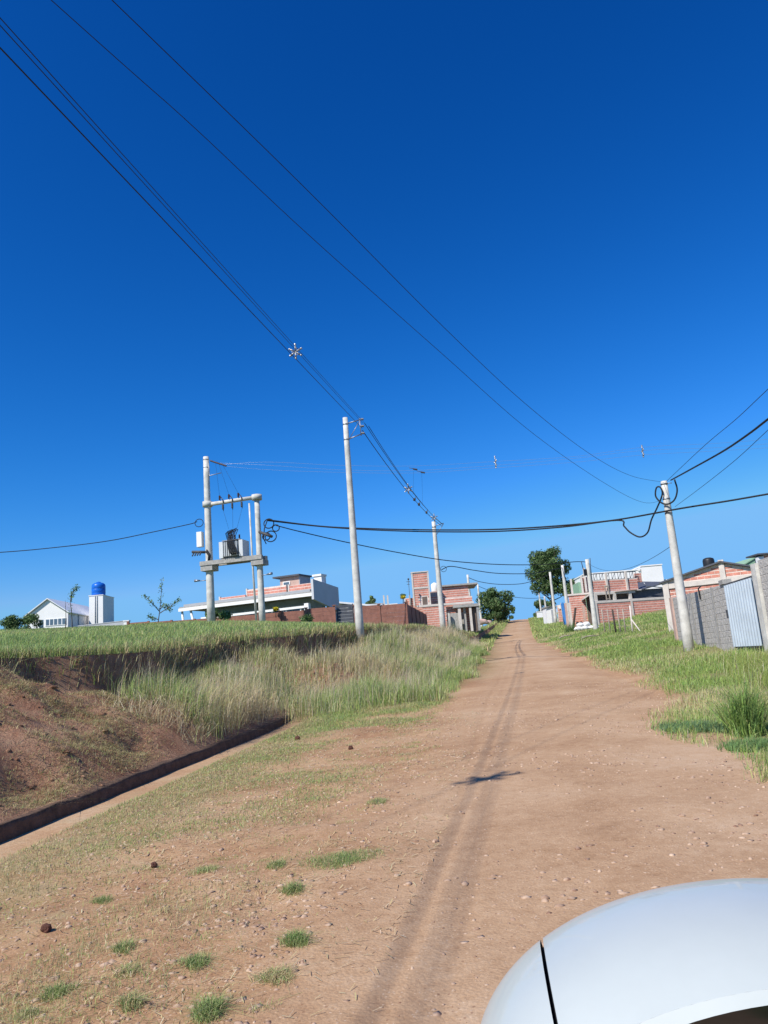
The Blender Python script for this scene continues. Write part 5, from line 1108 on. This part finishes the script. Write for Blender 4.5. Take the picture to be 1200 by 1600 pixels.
b = W(852, 966, 175); tree(b, 4.0, 2.6, 12, 2600, .2, 'low trees foliage behind the far right poles', DG, [2, 4, 4, 2], 'trees near the crest', .15, .1)
b = W(838, 966, 182); tree(b, 2.6, 2.0, 8, 1500, .18, 'small scrubby tree at the crest on the right', DG, [2, 4, 4, 2], 'trees near the crest', .12, .1)
b = W(900, 955, 112); tree(b, 4.8, 1.8, 9, 1800, .16, 'pale green tree behind the brick wing', DG, [1, 2, 4, 3], 'trees near the crest', .14, .3)
b = W(577, 962, 75); tree(b, W(577, 931, 75)[2] - b[2], .95, 9, 1300, .10, 'small green tree just behind the brown wall', DG, [1, 4, 4, 2], 'small trees on the left', .08, .2)
# bush far left
b = W(36, 992, 56); C, S = [], []
T = Thing('bush', 'dense dark green bush in front of the white house', 'bush', b)
for i in range(16):
    u = random.uniform(8, 62); c = W(u, random.uniform(966, 984), 56 + random.uniform(-.7, .7)); C.append(c); S.append([.42, .42, .34])
mb = MB()
for c in C[::2]: mb.tube([b + np.array([random.uniform(-.4, .4), 0, -.2]), c], [.035, .012], 5)
T.part('stems', mb, BARK); leaves('foliage', C, S, 3400, .085, DG, [2, 4, 3, 1], T.o, b, .3)
# saplings
def sapling(pts_, b, d, label, group='thin saplings on the terrace', lsz=.07, nl=11):
    b = W(*b, d); b[2] = min(b[2], float(Z(b[0], b[1])) + .1); T = Thing('sapling', label, 'sapling', b, group); mb = MB(); C = []; S = []
    for ch in pts_:
        q = [W(u, v, d + random.uniform(-.3, .3)) for u, v in ch]; q[0] = b - np.array([0, 0, .2]) if ch[0] == 'b' else q[0]
        mb.tube(catm(q, 4), [.035 * (1 - .75 * i / (len(q) - 1) / 1) for i in np.linspace(0, len(q) - 1, (len(q) - 1) * 4 + 1)], 5)
        for t in np.linspace(.35, 1, 7):
            k = t * (len(q) - 1); i = min(int(k), len(q) - 2); C.append(q[i] + (q[i + 1] - q[i]) * (k - i)); S.append([.24, .24, .24])
    T.part('stem', mb, BARK); leaves('foliage', C, S, nl * len(C), lsz, [(.09, .17, .06), (.14, .23, .08), (.20, .28, .12)], [3, 4, 2], T.o, b, .1)
sapling([[(247, 972), (250, 950), (252, 925), (253, 903)], [(249, 955), (240, 945), (233, 938), (226, 931)], [(250, 958), (262, 950), (272, 943), (281, 937)], [(248, 968), (240, 966), (232, 962)], [(250, 952), (258, 945), (266, 953)]], (247, 973), 52, 'leafy branching sapling left of the transformer station')
sapling([[(113, 985), (112, 960), (110, 935), (117, 917)], [(111, 940), (113, 928), (122, 916)]], (113, 986), 50, 'bare thin sapling with a few leaves before the white house', lsz=.06, nl=14)
sapling([[(102, 985), (103, 965), (102, 938)]], (102, 986), 50.5, 'short bare stick like sapling before the white house', lsz=.03, nl=1)
sapling([[(335, 968), (338, 961), (336, 955)], [(340, 968), (346, 962), (352, 957)], [(345, 968), (354, 963), (358, 961)], [(333, 968), (328, 963), (325, 961)]], (340, 970), 51, 'low leafy weed at the foot of the left station pole', 'weeds by the wall', .09, 40)
sapling([[(478, 973), (479, 966), (480, 961)], [(478, 972), (474, 967), (472, 965)], [(478, 972), (484, 967), (486, 964)]], (478, 974), 55, 'small dark weed against the brown wall', 'weeds by the wall', .06, 30)
def yellow_plant(u, v, d, lb, n=1):
    b = W(u, v + 14, d); T = Thing('flowering_plant', lb, 'plant', b, 'yellow plants above the brown wall'); C = [W(u + random.uniform(-3, 3), v + random.uniform(-3, 3), d) for _ in range(6)]
    T.part('stem', MB().tube([b, W(u, v, d)], .03, 5), BARK); leaves('foliage', C, [[.16, .16, .14]] * 6, 260, .06, [(.08, .15, .03), (.14, .2, .05)], [1, 1], T.o, b, .1)
    leaves('blossom', [W(u, v, d - .15)], [[.20, .12, .13]], 260, .05, [(.75, .55, .02), (.68, .50, .04)], [1, 1], T.o, b, .1)
yellow_plant(431, 951, 55.6, 'yellow flowering plant on the wall beside the right station pole'); yellow_plant(630, 933, 56.8, 'yellow flowering plant at the corner of the brown wall')

# dry cut branches lying on the right-hand bank and by the road
for u, v, ln, lb in ((870, 1000, 1.6, 'dry branch lying on the right verge below the far poles'), (905, 1000, 2.0, 'second dry stalk on the right verge beside the reed clump'), (755, 982, 1.5, 'dry palm leaf lying on the left verge by the gateway')):
    c = ground_at(u, v); mb = MB()
    for k in range(5):
        a = random.uniform(-.5, .5); e = c + np.array([math.cos(a) * ln * random.uniform(.5, 1), math.sin(a) * ln * .5, 0]); e[2] = float(Z(e[0], e[1])) + .15; mb.tube([c + np.array([0, 0, .03]), (c + e) / 2 + np.array([0, 0, .15]), e], [.03, .022, .01], 5)
    solo('dry_branch', mb, WOOD, lb, 'branch', 'dry branches on the verges', c)

# ------------------------------------------------------------------ the car the picture is taken from: a white van, its wing mirror in view
CAR = Thing('van', 'white van whose glossy wing mirror fills the lower right corner', 'van', (1.25, -.3, 0))
mp = [0.2091, 1.355, 0.1897, 0.1109, 1.775, 0.1407, 0.4278, -0.147, -0.5174, 2.2872, -0.2263]
def spow(c, e): return np.sign(c) * np.abs(c) ** e
def mirror_shell(nphi, nth, f0=None, shrink=1.0, f1=math.pi / 2 * .985):
    cx, cz, a, b, n, D, y0, yaw, f00, mm, roll = mp
    PH, TH = np.meshgrid(np.linspace(f00 if f0 is None else f0, f1, nphi), np.linspace(0, 2 * np.pi, nth, endpoint=False), indexing='ij')
    s = np.abs(np.cos(PH)) ** (2 / mm) * shrink
    X = a * spow(np.cos(TH), 2 / n) * s; Zq = b * spow(np.sin(TH), 2 / n) * s; Y = D * spow(np.sin(PH), 2 / mm) * shrink
    c, si = math.cos(roll), math.sin(roll); X, Zq = c * X - si * Zq, si * X + c * Zq
    c, si = math.cos(yaw), math.sin(yaw); return np.stack([cx + c * X - si * Y, y0 + si * X + c * Y, cz + Zq], -1)
def grid_bm(G, closecap=True):
    bm = bmesh.new(); r, c = G.shape[:2]; vs = [[bm.verts.new(G[i, j] - CAR.loc) for j in range(c)] for i in range(r)]
    for i in range(r - 1):
        for j in range(c): bm.faces.new((vs[i][j], vs[i][(j + 1) % c], vs[i + 1][(j + 1) % c], vs[i + 1][j])).smooth = True
    if closecap: bm.faces.new(vs[-1]).smooth = True
    return bm
def bm_obj(name, bm, m, parent):
    bmesh.ops.recalc_face_normals(bm, faces=bm.faces); me = bpy.data.meshes.new(name); bm.to_mesh(me); bm.free(); me.materials.append(m); return link(name, me, parent)
arm = MB().tube([(.34, .50, 1.30), (.42, .52, 1.27), (.50, .56, 1.24)], [.05, .045, .05], 12)
MIR = CAR.part('wing_mirror', arm, CARB)
# plane of the seam between the end cap and the main cap
S_ = mirror_shell(60, 240).reshape(-1, 3); cc = (S_ - np.array([0, 0, CAMH])) @ RC; uu = 600 + FPX * cc[:, 0] / -cc[:, 2]; vv = 800 - FPX * cc[:, 1] / -cc[:, 2]
sp_ = []
for u, v in ((846, 1466), (851, 1500), (858, 1545), (870, 1590)):
    k = np.argsort((uu - u) ** 2 + (vv - v) ** 2 + 1e6 * (S_[:, 2] < 1.33))[0]; sp_.append(S_[k])
sp_ = np.array(sp_); cen = sp_.mean(0); pn = np.cross(sp_[-1] - sp_[0], np.array([.15, .1, -1.])); pn /= np.linalg.norm(pn)
if pn[0] < 0: pn = -pn
for nm, sgn, off, m, shr in (('main_cap', 1, .0010, CARW, 1.0), ('end_cap', -1, -.0010, CARW, 1.0)):
    bm = grid_bm(mirror_shell(40, 160)); g_ = bm.verts[:] + bm.edges[:] + bm.faces[:]
    bmesh.ops.bisect_plane(bm, geom=g_, plane_co=cen + pn * off - CAR.loc, plane_no=pn, clear_inner=sgn > 0, clear_outer=sgn < 0); bm_obj(nm, bm, m, MIR)
bm_obj('inner_shell', grid_bm(mirror_shell(30, 120, shrink=.975)), CARB, MIR)
G = mirror_shell(2, 120, f1=mp[8] + .05); rim = G[0]; cy = rim.mean(0)
inn = cy + (rim - cy) * .93; deep = cy + (rim - cy) * .90 + np.array([0, .055, 0])
lipb = np.stack([rim, inn], 0); bm_obj('rim_lip', grid_bm(np.stack([rim, cy + (rim - cy) * .955 - np.array([0, .003, 0])], 0), False), CARW, MIR)
bm_obj('recess', grid_bm(np.stack([cy + (rim - cy) * .955 - np.array([0, .003, 0]), inn + np.array([0, .004, 0]), deep], 0), False), CARB, MIR)
bm_obj('mirror_glass', grid_bm(np.stack([deep + np.array([0, -.004, 0]), cy + (deep - cy) * .5 + np.array([0, .015, 0])], 0)), CARG, MIR)
# body of the van: lofted sections (front at the top of the list), left side at x = .5
XL, XR = .50, 2.20
def sect(y, zs, half):                            # half widths at heights
    cxm = (XL + XR) / 2; hwid = (XR - XL) / 2
    L_ = [(cxm - hwid * h_, y, z_) for z_, h_ in zip(zs, half)]; R_ = [(cxm + hwid * h_, y, z_) for z_, h_ in zip(zs[::-1], half[::-1])]
    return L_ + R_
secs = [sect(1.42, [.35, .45, .60, .70, .78], [.80, .86, .88, .84, .70]), sect(1.34, [.28, .45, .65, .80, .88], [.86, .92, .94, .92, .80]), sect(1.15, [.25, .45, .70, .92, .99], [.94, .98, .99, .96, .88]),
        sect(.95, [.25, .45, .70, 1.0, 1.08], [.97, 1, 1, .98, .92]), sect(.55, [.25, .45, .70, 1.06, 1.10], [.98, 1, 1, .99, .96]), sect(-2.5, [.25, .45, .70, 1.06, 1.10], [.98, 1, 1, .99, .96]), sect(-2.9, [.35, .5, .70, 1.04, 1.08], [.95, .97, .97, .96, .93])]
mb = MB(); n_ = len(secs[0]); vs = [p for s_ in secs for p in s_]
fs = [(i * n_ + k, i * n_ + (k + 1) % n_, (i + 1) * n_ + (k + 1) % n_, (i + 1) * n_ + k) for i in range(len(secs) - 1) for k in range(n_)] + [tuple(range(n_)), tuple((len(secs) - 1) * n_ + k for k in range(n_))]
mb.add(vs, fs, False); CAR.part('body', mb, CARW)
cabf = [sect(.50, [1.102, 1.2, 1.5, 1.78, 1.86], [.95, .93, .86, .80, .70]), sect(-2.4, [1.102, 1.2, 1.5, 1.78, 1.86], [.95, .93, .86, .80, .70])]
mb = MB(); A_, B_ = sect(.92, [1.085, 1.12], [.90, .88]), sect(-.05, [1.78, 1.86], [.80, .72])
CAR.part('windscreen', MB().hexa([(XL + .10, .93, 1.075), (XR - .10, .93, 1.075), (XR - .24, .02, 1.74), (XL + .24, .02, 1.74), (XL + .10, .90, 1.105), (XR - .10, .90, 1.105), (XR - .24, -.01, 1.77), (XL + .24, -.01, 1.77)]), CARG)
for sx, xx in ((1, XL), (-1, XR)):
    CAR.part('side_window', MB().hexa([(xx + sx * .05, .80, 1.105), (xx + sx * .08, .80, 1.105), (xx + sx * .08, -.75, 1.105), (xx + sx * .05, -.75, 1.105), (xx + sx * .19, .10, 1.70), (xx + sx * .22, .10, 1.70), (xx + sx * .22, -.75, 1.70), (xx + sx * .19, -.75, 1.70)]), CARG)
    CAR.part('side_panel', MB().hexa([(xx + sx * .03, -.76, 1.102), (xx + sx * .09, -.76, 1.102), (xx + sx * .09, -2.6, 1.102), (xx + sx * .03, -2.6, 1.102), (xx + sx * .18, -.76, 1.80), (xx + sx * .24, -.76, 1.80), (xx + sx * .24, -2.5, 1.80), (xx + sx * .18, -2.5, 1.80)]), CARW)
    CAR.part('pillar', MB().tube([(xx + sx * .07, .90, 1.09), (xx + sx * .22, .0, 1.76)], .035, 8), CARW)
    dr = CAR.part('door_handle', MB().box(xx - .025 if sx > 0 else xx + .002, xx - .002 if sx > 0 else xx + .025, -.62, -.45, .90, .93), CARB)
    CAR.part('headlight', MB().blob((xx + sx * .22, 1.36, .72), .13, 2, .0, (1.1, .45, .7)), MIRR)
    for yy in (.92, -1.9):
        wh = CAR.part('wheel', MB().tube([(xx + sx * .02, yy, .31), (xx + sx * .2, yy, .31)], .31, 24), TYRE)
        CAR.part('rim', MB().tube([(xx - sx * .012, yy, .31), (xx + sx * .015, yy, .31)], [.17, .19], 20), METAL, wh)
CAR.part('roof', MB().hexa([(XL + .18, .05, 1.775), (XR - .18, .05, 1.775), (XR - .18, -2.55, 1.805), (XL + .18, -2.55, 1.805), (XL + .28, -.05, 1.84), (XR - .28, -.05, 1.84), (XR - .28, -2.5, 1.86), (XL + .28, -2.5, 1.86)]), CARW)
CAR.part('back_door', MB().hexa([(XL + .05, -2.56, 1.102), (XR - .05, -2.56, 1.102), (XR - .05, -2.62, 1.102), (XL + .05, -2.62, 1.102), (XL + .2, -2.5, 1.80), (XR - .2, -2.5, 1.80), (XR - .2, -2.56, 1.80), (XL + .2, -2.56, 1.80)]), CARW)
CAR.part('bumper', MB().box(XL + .2, XR - .2, 1.40, 1.46, .35, .55), CARB)
